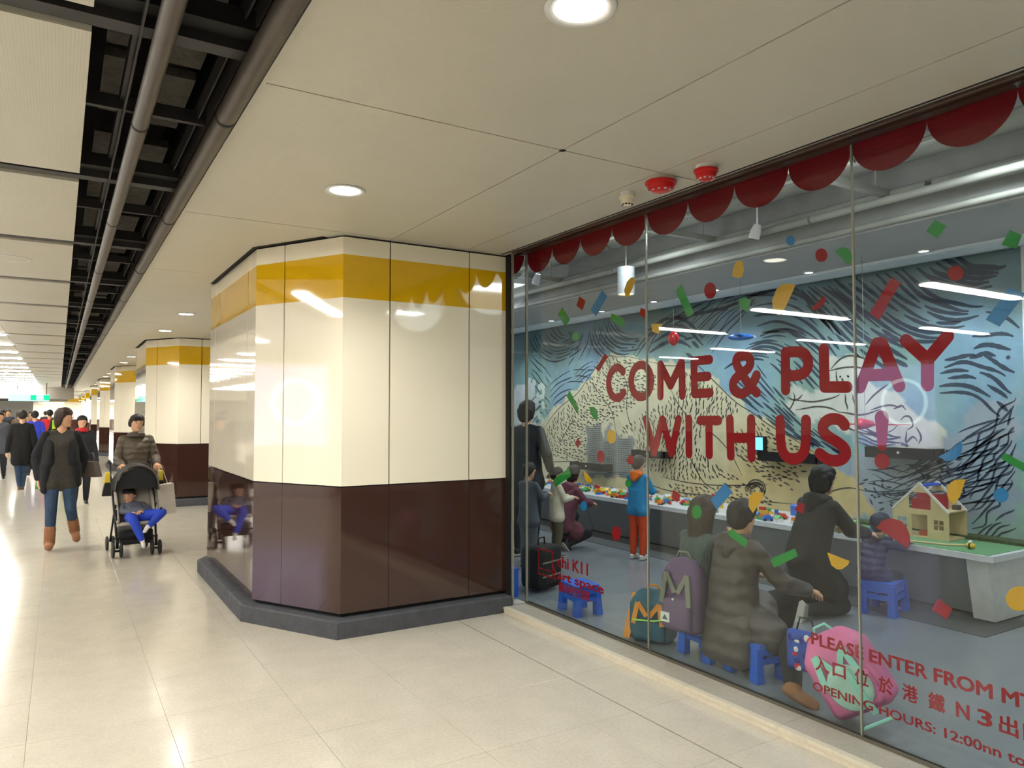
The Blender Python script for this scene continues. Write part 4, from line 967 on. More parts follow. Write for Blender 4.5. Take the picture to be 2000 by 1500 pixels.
        hull(h, [(mixv(P['chest'], P['neck'], .55), .044 * S * fs_), (mixv(P['chest'], P['neck'], .88) , .034 * S), (mixv(P['sL'], P['neck'], .12), .026 * S * fs_), (mixv(P['sR'], P['neck'], .12), .026 * S * fs_)])
        for s_ in 'LR':
            hull(h, [(P['s' + s_], .033 * S * fs_), (P['e' + s_], .029 * S * f)]); hull(h, [(P['e' + s_], .030 * S * f), (mixv(P['e' + s_], P['w' + s_], .97), .023 * S * f)])
        if hood: hull(h, [(P['neck'] + V3((.03, .05, -.01)) * S, .028 * S), (P['neck'] + V3((-.03, .05, -.01)) * S, .028 * S), (P['neck'] + V3((0, .065, -.06)) * S, .02 * S)]) if hood is True else None
        soft(kw.get('name', 'jacket'), h, col, root, vox, **({'label': kw['label']} if 'label' in kw else {}))
        if hood and hood is not True:
            h = []; bk = kw.get('hoodback', V3((0, 1, 0)))
            hull(h, [(P['neck'] + V3((.045, 0, 0)) * S + bk * .03 * S, .03 * S), (P['neck'] + V3((-.045, 0, 0)) * S + bk * .03 * S, .03 * S), (P['neck'] + bk * .062 * S + V3((0, 0, -.05)) * S, .026 * S), (P['neck'] + bk * .05 * S + V3((0, 0, .015)) * S, .026 * S)])
            for s_ in (1, -1): hull(h, [(P['neck'] + V3((.04 * s_, -.02, -.004)) * S, .024 * S), (P['neck'] + V3((.045 * s_, .02, .004)) * S, .028 * S)])
            soft('hood', h, hood, root, vox)
    if knit: pass
    if scarf:
        h = []
        for k in range(8):
            a = 2 * PI * k / 8; b2 = a + 2 * PI / 8; c = P['neck'] + V3((0, -.01, 0)) * S
            hull(h, [(c + V3((math.cos(a) * .042, math.sin(a) * .042, -.008 * math.sin(a))) * S, .026 * S), (c + V3((math.cos(b2) * .042, math.sin(b2) * .042, -.008 * math.sin(b2))) * S, .026 * S)])
        soft('cowl_collar', h, scarf, root, vox)
    # hair
    mh = mat('hair_' + hair[1:], hair, .6, noise=(30, .3), bump=('noise', 60, .35, .01)); h = []
    if hairstyle == 'cap':
        pass
    hull(h, [(hp(0, .016, .020), .0505 * R), (hp(0, -.006, .030), .0475 * R)])
    hull(h, [(hp(.022, -.036, .036), .014 * R), (hp(-.022, -.036, .036), .014 * R), (hp(0, -.02, .05), .02 * R)])
    hull(h, [(hp(0, .022, -.005), .044 * R), (hp(0, .016, .02), .05 * R)])
    if hairstyle in ('bob', 'long', 'tied'):
        ln = {'bob': -.055, 'long': -.15, 'tied': -.02}[hairstyle]
        for sx in (1, -1): hull(h, [(hp(.036 * sx, .004, .02), .022 * R), (hp(.042 * sx, .004, -.01), .016 * R), (hp(.040 * sx, .010, ln * .8), .012 * R)])
        hull(h, [(hp(.026, .028, .0), .03 * R), (hp(-.026, .028, .0), .03 * R), (hp(.034, .022, ln * .6), .022 * R), (hp(-.034, .022, ln * .6), .022 * R), (hp(.018, .03, ln), .02 * R), (hp(-.018, .03, ln), .02 * R)])
        hull(h, [(hp(.02, -.03, .046), .016 * R), (hp(.042, -.012, .012), .012 * R), (hp(.03, -.01, .045), .02 * R)])
        hull(h, [(hp(-.01, -.03, .046), .018 * R), (hp(-.042, -.012, .012), .012 * R), (hp(-.03, -.01, .045), .02 * R)])
        if hairstyle == 'tied': hull(h, [(hp(0, .055, -.02), .018 * R), (hp(.01, .06, -.05), .01 * R)])
    else:
        for sx in (1, -1): hull(h, [(hp(.038 * sx, -.004, .026), .018 * R), (hp(.042 * sx, .014, .0), .014 * R)])
        hull(h, [(hp(.025, -.028, .042), .015 * R), (hp(-.025, -.028, .042), .015 * R), (hp(0, -.01, .05), .02 * R)])
    soft('hair', h, mh, root, vox * .8)
    if faceparts:
        de = mat('dark_eye', '#1c1410', .2); mo = mat('lip', '#b4605a', .4); b = MB()
        for sx in (1, -1):
            e = MB(); e.ell(hp(.0185 * sx, -.0515, .006), (.0066 * R, .004 * R, .0030 * R), 10, 6); e.build('eye', mat('eye_white', '#d8d2cc', .3), root, smooth=True)
            e = MB(); e.ell(hp(.0185 * sx, -.0545, .006), (.0038 * R, .0030 * R, .0034 * R), 10, 6); e.build('iris', de, root, smooth=True)
            e = MB(); e.tube([hp(.010 * sx, -.055, .017), hp(.019 * sx, -.054, .0195), hp(.029 * sx, -.048, .016)], [.0012 * R, .0018 * R, .001 * R], 6); e.build('eyebrow', mh, root)
        e = MB(); e.tube([hp(-.013, -.048, -.033), hp(0, -.0535, -.0335), hp(.013, -.048, -.033)], [.001 * R, .0036 * R, .001 * R], 8); e.build('mouth', mo, root, smooth=True)
    return root, P
mat('sole', '#c9c3b8', .6)
M_PUFF = mat('olive_puffer', '#5f564a', .6, noise=(6, .1), bump=('quilt', 4.5, .45, .02)); M_NAVYK = mat('black_navy_cardigan', '#15171c', .85, noise=(20, .15), bump=('noise', 60, .4, .01))
M_KNIT = mat('charcoal_olive_knit', '#3d3b36', .9, noise=(30, .15), bump=('knit', 40, .5, .006)); M_JEAN = mat('blue_jeans', '#2c4360', .8, noise=(7, .35), bump=('noise', 30, .3, .01))
M_TAN = mat('tan_suede', '#96694a', .85, noise=(9, .12), bump=('noise', 20, .3, .01)); M_BLACKC = mat('black_wool', '#111115', .85, noise=(16, .2)); M_DJEAN = mat('dark_trousers', '#1d222c', .8, noise=(10, .2))
M_BSHOE = mat('black_shoe', '#141212', .35); M_BROWNSH = mat('brown_shoe', '#5a4333', .5)

# --- woman walking on the left: black open cardigan, jeans, tan boots
W1, P1 = person('person', 'woman walking in black open cardigan, jeans and tan boots, looking toward the stroller', (.03, 9.95, 0), math.radians(4), 1.62,
    dict(kR=(-.055, -.05, .28), aR=(-.06, -.045, .055), kL=(.062, -.045, .29), aL=(.10, .06, .115), eR=(-.155, .045, .65), wR=(-.13, .01, .50), eL=(.16, .045, .65), wL=(.12, .04, .53), head=(.012, -.012, .925)),
    hair='#33211a', hairstyle='bob', face=(.95, -.45, -.05), top=(M_KNIT, 1.03, .20, dict(name='sweater', label='charcoal olive knitted sweater')), legs=(M_JEAN, .95), shoes=(M_TAN, .10), toes={'R': (-.1, -1, -.1), 'L': (.1, -1, -.7)}, vox=.008)
S = 1.60; h = []
for sx, s_ in ((1, 'L'), (-1, 'R')):
    hull(h, [(P1['s' + s_], .036 * S), (P1['e' + s_], .036 * S)]); hull(h, [(P1['e' + s_], .036 * S), (mixv(P1['e' + s_], P1['w' + s_], .95), .028 * S)])
    hull(h, [(V3((.075 * sx, .0, .79)) * S, .032 * S), (V3((.035 * sx, .012, .82)) * S, .026 * S), (V3((.075 * sx, -.040, .62)) * S, .036 * S), (V3((.09 * sx, .03, .60)) * S, .036 * S), (V3((.062 * sx, -.045, .74)) * S, .022 * S)])
    hull(h, [(V3((.088 * sx, -.03, .60)) * S, .034 * S), (V3((.10 * sx, .03, .60)) * S, .034 * S), (V3((.098 * sx, -.04, .46 if sx > 0 else .42)) * S, .022 * S), (V3((.11 * sx, .03, .46)) * S, .028 * S)])
hull(h, [(V3((.07, .045, .79)) * S, .03 * S), (V3((-.07, .045, .79)) * S, .03 * S), (V3((.08, .055, .47)) * S, .026 * S), (V3((-.08, .055, .47)) * S, .026 * S)])
soft('cardigan', h, M_NAVYK, W1, .008, label='open black cardigan')
def handbag(loc, rz, lab):
    r = empty('handbag', loc, rz); tag(r, lab, 'bag')
    MB().prism([(-.12, 0), (.12, 0), (.07, .18), (-.07, .18)], -.05, .05, 0, lambda u, v, w_: V3((w_, u, v))).build('bag_body', mat('grey_brown_leather', '#5a5048', .45), r)
    MB().tube([(0, -.06, .17), (0, -.03, .28), (0, .03, .28), (0, .06, .17)], .008, 8).build('handle', MATS['grey_brown_leather'], r, smooth=True)
handbag((.33, 10.08, .80), .9, 'grey-brown handbag at the elbow of the woman in the black cardigan')
r = empty('carrier_bag', (-.17, 10.1, .68)); tag(r, 'small green bag hanging under the cardigan of the walking woman', 'bag')
MB().prism([(-.045, 0), (.045, 0), (.03, .14), (-.03, .14)], -.02, .02, 0, lambda u, v, w_: V3((u, w_, v))).build('bag_body', mat('green_plastic', '#2f9a5c', .5), r); MB().tube([(-.03, 0, .17), (0, 0, .26), (.03, 0, .17)], .004, 6).build('handle', MATS['green_plastic'], r)

# --- woman pushing the stroller
W2, P2 = person('person', 'woman in olive puffer coat with tied dark hair pushing a stroller', (.80, 9.98, 0), math.radians(4), 1.545,
    dict(eR=(-.135, -.01, .65), wR=(-.115, -.14, .615), eL=(.15, -.01, .65), wL=(.125, -.14, .615), head=(.0, -.012, .925)),
    hair='#1c1513', hairstyle='tied', face=(.12, -1, .02), top=(M_PUFF, 1.22, .55, dict(name='puffer_coat')), legs=(M_DJEAN, 1.0), shoes=(M_BSHOE, 0), scarf=mat('olive_cowl', '#5a5146', .6, noise=(8, .1), bump=('quilt', 9, .6, .02)), vox=.008)

# --- man in black coat walking away
M3, P3 = person('person', 'man in long black coat walking away at the left, bag in his right hand', (-.62, 17.7, 0), math.radians(182), 1.62,
    dict(kR=(-.03, -.03, .27), aR=(-.02, .02, .05), kL=(.03, .01, .27), aL=(.01, .03, .05), eR=(-.14, .02, .64), wR=(-.15, .0, .50)), hair='#1b1512', top=(M_BLACKC, 1.22, .55, dict(name='coat')), legs=(M_JEAN, .95), shoes=(M_BROWNSH, 0), faceparts=False, vox=.012)
r = empty('carrier_bag', (-.36, 17.62, .42)); tag(r, 'round black bag carried by the man in the black coat', 'bag')
MB().ell((0, 0, .14), (.13, .08, .17), 16, 10).build('bag_body', M_BSHOE, r, smooth=True); MB().tube([(-.05, 0, .28), (0, 0, .38), (.05, 0, .28)], .008, 6).build('strap', M_BSHOE, r)

# --- far crowd
def cm(n, c): return mat(n, c, .8, noise=(10, .1))
CR_ = [((-.50, 21.5), 1.62, cm('blue_jacket', '#2b3fc0'), 'person in bright blue jacket just behind the man in black coat', 180, 'short'),
       ((-.22, 25), 1.66, cm('red_jacket', '#c8202a'), 'person in bright red jacket in the crowd, left of the walking woman', 180, 'short'),
       ((-.30, 31), 1.68, cm('dark_grey_jacket', '#26282c'), 'person in dark jacket between the red jacket and the high-visibility vest', 170, 'short'),
       ((.02, 24), 1.70, cm('black_vest', '#1b1d1f'), 'worker in black and lime high-visibility vest seen from behind', 180, 'short'),
       ((.33, 14.2), 1.52, cm('red_scarf_coat', '#20242c'), 'person half hidden behind the woman in the black cardigan, red collar', 5, 'bob'),
       ((-1.15, 20.5), 1.60, cm('grey_coat', '#4a4e58'), 'person in grey coat at the far left edge, nearest of the crowd', 0, 'short'),
       ((-1.35, 25), 1.66, cm('black_anorak', '#1c1d22'), 'person in black anorak at the left edge of the crowd', 0, 'short'),
       ((-1.1, 29), 1.62, cm('brown_coat', '#5c4a3c'), 'person in brown coat in the crowd at far left', 10, 'bob'),
       ((-1.6, 33), 1.70, cm('navy_coat', '#20283c'), 'person in navy coat deep in the crowd at far left', 0, 'short'),
       ((-1.0, 37), 1.64, cm('tan_coat', '#8c765a'), 'person in tan coat deep in the crowd', 20, 'short'),
       ((-.75, 33), 1.60, cm('crimson_coat', '#8f1f2c'), 'person in crimson coat deep in the crowd left of centre', 170, 'bob'),
       ((-1.9, 40), 1.66, cm('slate_coat', '#39404a'), 'person in slate coat farthest back at the left edge', 0, 'short'),
       ((-.55, 42), 1.66, cm('charcoal_coat', '#2b2b2e'), 'person in charcoal coat farthest back below the hanging sign', 180, 'short')]
for i, ((x, y), Hh, mt, lab, rz, st) in enumerate(CR_):
    o, Pp = person('person', lab, (x, y, 0), math.radians(rz), Hh, dict(kR=(-.055, -.05, .28), aR=(-.06, -.05, .05), aL=(.06, .07, .06)), top=(mt, 1.15, .3), legs=(M_DJEAN, 1.0), shoes=(M_BSHOE, 0), hairstyle=st, vox=.022 if y > 22 else .016, hands=False, faceparts=False, scarf=(cm('red_collar', '#c02030') if i == 4 else None))
    if i == 3:
        ly = emis('lime_tape', '#c8e62a', .25); wt = mat('pale_tape', '#d9dcdc', .4)
        for sx in (-1, 1): MB().prism([(sx * .17, 1.12), (sx * .17, 1.36), (sx * .10, 1.42), (sx * .09, 1.36), (sx * .09, 1.12)][::sx], -.15, -.13, 0, lambda u, v, w_: V3((u, -w_, v))).build('hi_vis_panel', mat('lime_fabric', '#b4dc2a', .6), o).location = (0, 0, 0)
        MB().box(-.19, .10, 1.03, .19, .155, 1.09).build('hi_vis_band', MATS['lime_fabric'], o); MB().box(-.12, .10, 1.24, .12, .15, 1.265).build('reflective_band', wt, o)

# --- stroller
ST = empty('stroller', (.75, 9.05, 0), math.radians(3)); tag(ST, 'black umbrella stroller with rounded canopy, rolling toward the camera', 'stroller')
M_FR = mat('black_frame', '#17171a', .35, metal=.4); M_CAN = mat('black_canopy_cloth', '#14161c', .7, noise=(10, .2)); M_LIN = mat('pale_grey_lining', '#a7a39a', .8, noise=(10, .08)); M_TYRE = mat('tyre', '#1c1c1d', .7)
for sx in (-1, 1):
    MB().tube([(sx * .19, -.02, .12), (sx * .20, .12, .40), (sx * .21, .42, .78), (sx * .21, .60, .98)], .012, 8).build('push_tube', M_FR, ST, smooth=True)
    MB().tube([(sx * .21, .60, .98), (sx * .21, .68, 1.0), (sx * .21, .72, .97)], .018, 10).build('handle_grip', M_FR, ST, smooth=True)
    MB().tube([(sx * .20, .52, .10), (sx * .20, .30, .35), (sx * .20, .10, .55)], .011, 8).build('rear_leg', M_FR, ST, smooth=True)
    MB().tube([(sx * .20, .0, .40), (sx * .22, -.12, .52)], .010, 8).build('armrest', M_FR, ST, smooth=True)
    fk = MB().tube([(sx * .19, -.02, .22), (sx * .19, -.03, .10)], .016, 8).box(sx * .19 - .045, -.045, .065, sx * .19 + .045, -.015, .085).build('front_fork', M_FR, ST)
    for dx in (-.038, .038):
        MB().lathe([(.0, -.011), (.075, -.011), (.082, 0), (.075, .011), (.0, .011)], c=(sx * .19 + dx, -.03, .082), n=20, axis='x').build('front_wheel', M_TYRE, fk, smooth='auto')
    for dx in (-.03, .03):
        MB().lathe([(.0, -.011), (.075, -.011), (.082, 0), (.075, .011), (.0, .011)], c=(sx * .20 + dx, .52, .082), n=20, axis='x').build('rear_wheel', M_TYRE, ST, smooth='auto')
MB().tube([(-.19, .0, .20), (.19, .0, .20)], .010, 8).build('front_crossbar', M_FR, ST); MB().tube([(-.20, .5, .13), (.20, .5, .13)], .010, 8).build('rear_crossbar', M_FR, ST)
h = []; hull(h, [((-.15, -.06, .36), .02), ((.15, -.06, .36), .02), ((-.15, .2, .32), .02), ((.15, .2, .32), .02)]); hull(h, [((-.15, .2, .32), .025), ((.15, .2, .32), .025), ((-.15, .38, .78), .02), ((.15, .38, .78), .02)]); soft('seat', h, M_LIN, ST, .012, label='pale grey padded seat')
for sx in (-1, 1):
    h = []; hull(h, [((sx * .18, .0, .38), .016), ((sx * .18, .22, .36), .016), ((sx * .18, .36, .74), .016), ((sx * .18, .2, .6), .016)]); soft('side_wing', h, M_LIN, ST, .012)
h = []; hull(h, [((-.14, .04, .14), .02), ((.14, .04, .14), .02), ((-.14, .42, .16), .02), ((.14, .42, .16), .02), ((-.16, .05, .26), .012), ((.16, .05, .26), .012), ((-.16, .42, .26), .012), ((.16, .42, .26), .012)]); soft('basket', h, M_CAN, ST, .012)
b = MB(); n1, n2 = 16, 8; vs = []
for i in range(n1 + 1):
    a = PI * i / n1
    for j in range(n2 + 1):
        t = j / n2; y = .02 + .44 * t; hh = .30 * math.cos((t - .35) * 1.1); vs.append((-.215 * math.cos(a), y + .0, .70 + hh * math.sin(a) ** .8 if 0 < a < PI else .70))
b.add(vs, [(i * (n2 + 1) + j, (i + 1) * (n2 + 1) + j, (i + 1) * (n2 + 1) + j + 1, i * (n2 + 1) + j + 1) for i in range(n1) for j in range(n2)])
cn = b.build('canopy', M_CAN, ST, smooth=True); m = cn.modifiers.new('t', 'SOLIDIFY'); m.thickness = .008
MB().tube([(-.215 * math.cos(PI * i / 16), .02, .70 + .30 * math.cos(-.385) * math.sin(PI * i / 16) ** .8 if 0 < i < 16 else .70) for i in range(17)], .009, 8).build('canopy_rim', mat('grey_piping', '#55504c', .5), cn, smooth=True)
MB().prism([(-.205, .725), (.205, .725), (.19, .80), (.14, .90), (.0, .955), (-.14, .90), (-.19, .80)], .05, .058, 0, lambda u, v, w_: V3((u, w_, v))).build('canopy_panel', M_CAN, cn)
# shopping bags on the handles
r = empty('shopping_bag', (1.08, 9.35, .40)); r.rotation_euler = (0, math.radians(-6), .2); tag(r, 'white paper shopping bag hanging beside the stroller', 'bag')
MB().box(-.09, -.05, 0, .09, .05, .34).build('bag_body', mat('white_paper_bag', '#cfc9c0', .5), r)
MB().tube([(-.06, 0, .34), (-.05, 0, .50), (-.02, .0, .56)], .004, 6).tube([(.04, 0, .34), (.0, 0, .50), (-.02, 0, .56)], .004, 6).build('handle', MATS['white_paper_bag'], r)
for sx, lab in ((-1, 'yellow and black bag hanging from the left stroller handle'), (1, 'yellow and black bag hanging from the right stroller handle')):
    r = empty('tote_bag', (.75 + sx * .27, 9.55, .62)); tag(r, lab, 'bag')
    MB().prism([(-.03, .14), (.03, .14), (.025, .26), (-.015, .26)], -.05, .05, 0, lambda u, v, w_: V3((u, w_, v))).build('yellow_top', mat('yellow_fabric', '#e0c634', .7), r)
    MB().prism([(-.07, 0), (.09, 0), (.04, .15), (-.03, .15)], -.07, .07, 0, lambda u, v, w_: V3((u * .7, w_, v))).build('bag_body', M_CAN, r)
# child in the stroller
CHD, PC = person('person', 'small child asleep in the stroller in grey top, blue trousers and white socks', (.75, 9.14, 0), math.radians(3), .92,
    dict(pel=(0, -.02, .46), waist=(.0, .07, .50), chest=(-.02, .15, .55), neck=(-.04, .19, .60), head=(-.06, .17, .69), sL=(.10, .15, .58), eL=(.15, .03, .52), wL=(.06, -.06, .52), sR=(-.15, .14, .58), eR=(-.17, .02, .52), wR=(-.07, -.07, .51),
         hL=(.06, -.03, .45), kL=(.25, -.19, .50), aL=(.10, -.26, .36), hR=(-.06, -.03, .45), kR=(-.06, -.24, .44), aR=(.03, -.26, .20)),
    hair='#1d1512', hs=1.35, face=(-.45, -.85, .05), top=(mat('grey_sweatshirt', '#5e6476', .8, noise=(8, .1)), 1.25, 0, dict(name='sweater')), legs=(mat('bright_blue_cloth', '#2145c4', .7, noise=(6, .1)), 1.35, dict(label='bright blue trousers')), shoes=(mat('white_sock', '#e4e0e2', .8), .035), toes={'L': (-.5, -.5, -.7), 'R': (.1, -.6, -.8)}, vox=.007)

# --- people in the play room
M_COAT = mat('taupe_puffer', '#4e4644', .6, noise=(6, .1), bump=('quilt', 3.6, .5, .02)); M_TROU = mat('black_trousers', '#17181c', .8, noise=(12, .15))
SIT = dict(pel=(0, .02, .22), waist=(0, .03, .31), chest=(0, .01, .44), neck=(0, -.01, .535), head=(0, -.035, .622), sL=(.105, .0, .515), sR=(-.105, .0, .515), eL=(.13, -.07, .38), wL=(.08, -.18, .36), eR=(-.13, -.07, .38), wR=(-.08, -.18, .36),
           hL=(.055, 0, .19), kL=(.075, -.23, .26), aL=(.07, -.22, .045), hR=(-.055, 0, .19), kR=(-.075, -.23, .26), aR=(-.07, -.22, .045))
# they look at the mural: facing +X means rz = +90 deg
FX = math.radians(90)
# boy in orange and blue
person('person', 'boy in orange and blue hooded jacket and orange trousers at the play table', (5.28, 6.05, 0), FX + .25, 1.09, dict(eL=(.13, -.06, .66), wL=(.09, -.15, .66), eR=(-.13, -.06, .66), wR=(-.09, -.15, .66)), hair='#33271f', hs=1.22, face=(0, -1, -.25),
       top=(mat('cyan_blue_jacket', '#1e86bd', .55, noise=(6, .06)), 1.22, .12), hood=mat('orange_hood', '#e8701c', .6, noise=(6, .06)), legs=(mat('orange_red_trousers', '#cf4415', .65, noise=(6, .08)), 1.15), shoes=(mat('white_trainer', '#dadada', .5), 0), vox=.008)
# crouching girl
CROUCH = dict(SIT); CROUCH.update(pel=(0, .06, .17), waist=(0, .05, .27), chest=(0, -.01, .40), neck=(0, -.04, .50), head=(0, -.07, .60), sL=(.11, -.02, .47), sR=(-.11, -.02, .47), kL=(.08, -.15, .24), aL=(.07, .0, .05), kR=(-.08, -.15, .12), aR=(-.07, .06, .05), hL=(.055, .05, .16), hR=(-.055, .05, .16))
person('person', 'girl in burgundy patterned hooded jacket crouching at the play table', (5.0, 6.95, 0), FX + .1, 1.42, CROUCH, hair='#211714', hairstyle='bob', face=(.1, -1, -.3), top=(mat('burgundy_print', '#6e3b4b', .75, noise=(11, .35)), 1.3, .35), hood=mat('burgundy_plain', '#7a4454', .75), legs=(M_TROU, 1.05), shoes=(mat('dark_trainer', '#2a2a2e', .6), 0), toes={'R': (0, -.6, -.8)}, vox=.009)
# child in cream jacket
person('person', 'small child in cream fleece jacket and khaki trousers at the left of the play table', (4.62, 6.62, 0), FX - .3, .95, dict(eL=(.13, -.06, .66), wL=(.08, -.16, .67), eR=(-.13, -.06, .66), wR=(-.08, -.16, .67)), hair='#1d1613', hs=1.3, face=(-.2, -1, -.2), top=(mat('cream_fleece', '#d8cfb6', .9, noise=(20, .08), bump=('noise', 40, .5, .01)), 1.3, .2), legs=(mat('khaki_cloth', '#5d5844', .8), 1.2), shoes=(mat('grey_shoe', '#6a6a6c', .6), 0), vox=.008)
# man at far left
person('person', 'adult in black jacket with a wristwatch standing behind the children at far left', (4.35, 6.80, 0), FX + .5, 1.70, dict(eR=(-.17, .03, .66), wR=(-.12, -.10, .55), eL=(.15, -.03, .66), wL=(.10, -.14, .62)), hair='#2a1d17', hairstyle='bob', face=(0, -1, -.2), top=(mat('black_nylon', '#1b1d22', .5, noise=(5, .1)), 1.2, .15), legs=(M_TROU, 1.0), shoes=(M_BSHOE, 0), vox=.010)
person('person', 'child in slate-grey jacket at the far left, in front of the adult in black', (4.0, 6.22, 0), FX + .2, 1.05, dict(eL=(.13, -.07, .68), wL=(.08, -.17, .70), eR=(-.13, -.07, .68), wR=(-.08, -.17, .70)), hair='#1a1512', hs=1.2, face=(0, -1, -.25), top=(mat('slate_jacket', '#4c525b', .7, noise=(8, .1)), 1.2, .2), legs=(mat('grey_trousers', '#565b61', .8), 1.1), shoes=(M_BSHOE, 0), vox=.009)
# seated long-haired woman with purple backpack
person('person', 'long-haired woman in grey-green sweater wearing a purple backpack, seated on a low stool', (3.60, 3.53, 0), FX - .1, 1.42, dict(SIT, eR=(-.13, -.10, .42), wR=(-.05, -.16, .50), head=(.01, -.04, .63)), hair='#3a2d23', hairstyle='long', hs=1.14, face=(.1, -1, -.1), top=(mat('grey_green_knit', '#52605e', .85, noise=(20, .12), bump=('knit', 30, .5, .01)), 1.12, .2, dict(name='sweater')), legs=(M_TROU, 1.05), shoes=(M_BSHOE, 0), vox=.009)
# seated man in taupe puffer coat
MAN, PM = person('person', 'man in taupe puffer coat seated on a low stool close behind the glass', (3.54, 3.16, 0), FX - .05, 1.46, dict(SIT, kR=(-.20, -.08, .15), aR=(-.37, .10, .05), kL=(-.03, -.27, .27), aL=(.0, -.24, .05), eR=(-.17, -.10, .37), wR=(-.15, -.24, .33)), hair='#221c19', hs=1.12, face=(.1, -1, -.15), top=(M_COAT, 1.38, .5, dict(name='puffer_coat')), hood=M_COAT, legs=(M_TROU, 1.2), shoes=(M_TAN, .05), toes={'R': (-.7, -.5, -.4), 'L': (0, -1, 0)}, vox=.009)
h = []; hull(h, [((sx * .13, y_, z_), .055) for sx in (-1, 1) for (y_, z_) in ((.10, .10), (-.04, .12), (.09, .32), (-.02, .34))]); soft('coat_skirt', h, M_COAT, MAN, .009)
# kneeling woman in black
KNEEL = dict(pel=(0, .08, .27), waist=(0, .06, .36), chest=(0, .01, .49), neck=(0, -.02, .59), head=(0, -.05, .685), sL=(.105, -.01, .56), sR=(-.105, -.01, .56), eL=(.15, -.10, .46), wL=(.14, -.25, .42), eR=(-.13, -.10, .44), wR=(-.10, -.24, .41), hL=(.055, .06, .25), kL=(.09, -.08, .05), aL=(.07, .17, .05), hR=(-.055, .06, .25), kR=(-.08, -.08, .05), aR=(-.07, .17, .05))
person('person', 'woman with black hair in long black coat kneeling at the play table', (5.05, 3.70, 0), FX - .1, 1.50, KNEEL, hair='#0f0d0d', hairstyle='bob', hs=1.12, face=(-.1, -1, -.3), top=(mat('black_parka', '#161618', .7, noise=(8, .15)), 1.42, .55), hood=mat('black_hood', '#131315', .7), legs=(M_TROU, 1.1), shoes=(mat('pale_trainer', '#8d8a84', .6), 0), toes={'L': (0, .35, -1), 'R': (0, .35, -1)}, vox=.009)
# child on the blue stool
kid, PK = person('person', 'small child in dark blue quilted jacket and cap leaning on the table', (5.47, 3.52, .0), FX - .15, .98, dict(SIT, pel=(0, .02, .30), waist=(0, .01, .38), chest=(0, -.04, .50), neck=(0, -.07, .58), head=(0, -.10, .675), sL=(.11, -.05, .55), sR=(-.11, -.05, .55), eL=(.16, -.17, .52), wL=(.08, -.30, .54), eR=(-.16, -.17, .52), wR=(-.08, -.30, .54), hL=(.055, 0, .28), hR=(-.055, 0, .28), kL=(.075, -.2, .28), kR=(-.075, -.2, .28), aL=(.07, -.2, .06), aR=(-.07, -.2, .06)),
       hair='#1a1513', hs=1.25, face=(.1, -1, -.35), top=(mat('navy_quilted', '#1d2547', .5, noise=(8, .12), bump=('quilt', 6, .4, .015)), 1.35, .2), hood=mat('olive_print_hood', '#4e4b46', .8, noise=(30, .6)), legs=(M_TROU, 1.1), shoes=(M_BSHOE, 0), vox=.008)
h = []; hull(h, [(PK['head'] + V3((0, .01, .03)), .075), (PK['head'] + V3((0, -.02, .04)), .066)]); hull(h, [(PK['head'] + V3((0, -.08, .045)), .012), (PK['head'] + V3((.05, -.05, .05)), .012), (PK['head'] + V3((-.05, -.05, .05)), .012)])
soft('cap', h, mat('dark_blue_cap', '#20243a', .7), kid, .007)

# ================================================================ PLAY ROOM OBJECTS
TZ = .51
tb = empty('play_table', (5.78, 2.78, 0)); tag(tb, 'long low white-edged play table with grey front along the mural wall', 'table')
MB().box(0, 0, TZ - .045, .83, 9.5, TZ).build('table_top', mat('white_laminate', '#d6dadf', .3), tb)
M_TG = mat('grey_table_panel', '#8e9297', .5, noise=(4, .05))
for a, c in ((.25, 2.6), (2.61, 5.0), (5.01, 7.4), (7.41, 9.4)): MB().prism([(.10, TZ - .046), (.78, TZ - .046), (.78, .02), (.24, .02)], a, c, 0, lambda u, v, w_: V3((u, w_, v))).build('front_panel', M_TG, tb)
MB().prism([(.02, TZ - .046), (.80, TZ - .046), (.80, .015), (.11, .015)], .05, .20, 0, lambda u, v, w_: V3((u, w_, v))).build('end_leg', M_WHITE, tb)
MB().box(.02, .04, TZ, .80, 1.55, TZ + .004).build('green_mat', mat('green_baize', '#5b8f62', .8), tb, label='green play mat on the near end')
MB().box(.62, .04, TZ + .004, .80, 1.6, TZ + .03).build('turf_strip', mat('dark_turf', '#3f4f2c', .95, bump=('noise', 80, 1, .02)), tb)
MB().box(-.42, .0, .0, .28, 9.4, .006).build('floor_mat', mat('dark_floor_strip', '#4a4c4c', .8), None, kind='structure').location = (5.9, 2.7, 0)
bpy.context.view_layer.objects
# toy house
hs_ = empty('toy_house', (6.14, 3.28, TZ + .005), math.radians(2)); tag(hs_, 'wooden toy house with open gables, red inner walls and blue ridge piece', 'toy')
M_WOOD = mat('pale_birch', '#cdb98a', .55, noise=(7, .10)); M_WRED = mat('toy_red', '#a3202a', .5)
D, W_, EV, RG = .30, .46, .225, .44
MB().box(0, 0, 0, D, W_, .012).build('base_board', M_WOOD, hs_)
b = MB()     # front wall with two windows and a door opening (plane X=0)
def wallx(b, x, parts):
    for (y0, z0, y1, z1) in parts: b.box(x, y0, z0, x + .008, y1, z1)
wallx(b, 0, [(0, .012, .04, EV), (.04, .012, .12, .08), (.04, .16, .12, EV), (.12, .012, .17, EV), (.17, .19, .30, EV), (.30, .012, .34, EV), (.34, .012, .42, .08), (.34, .16, .42, EV), (.42, .012, .46, EV)])
b.build('front_wall', M_WOOD, hs_)
for y in (.04, .34): MB().box(0, y + .037, .08, .008, y + .043, .16).box(0, y, .117, .008, y + .08, .123).build('window_bars', M_WOOD, hs_)
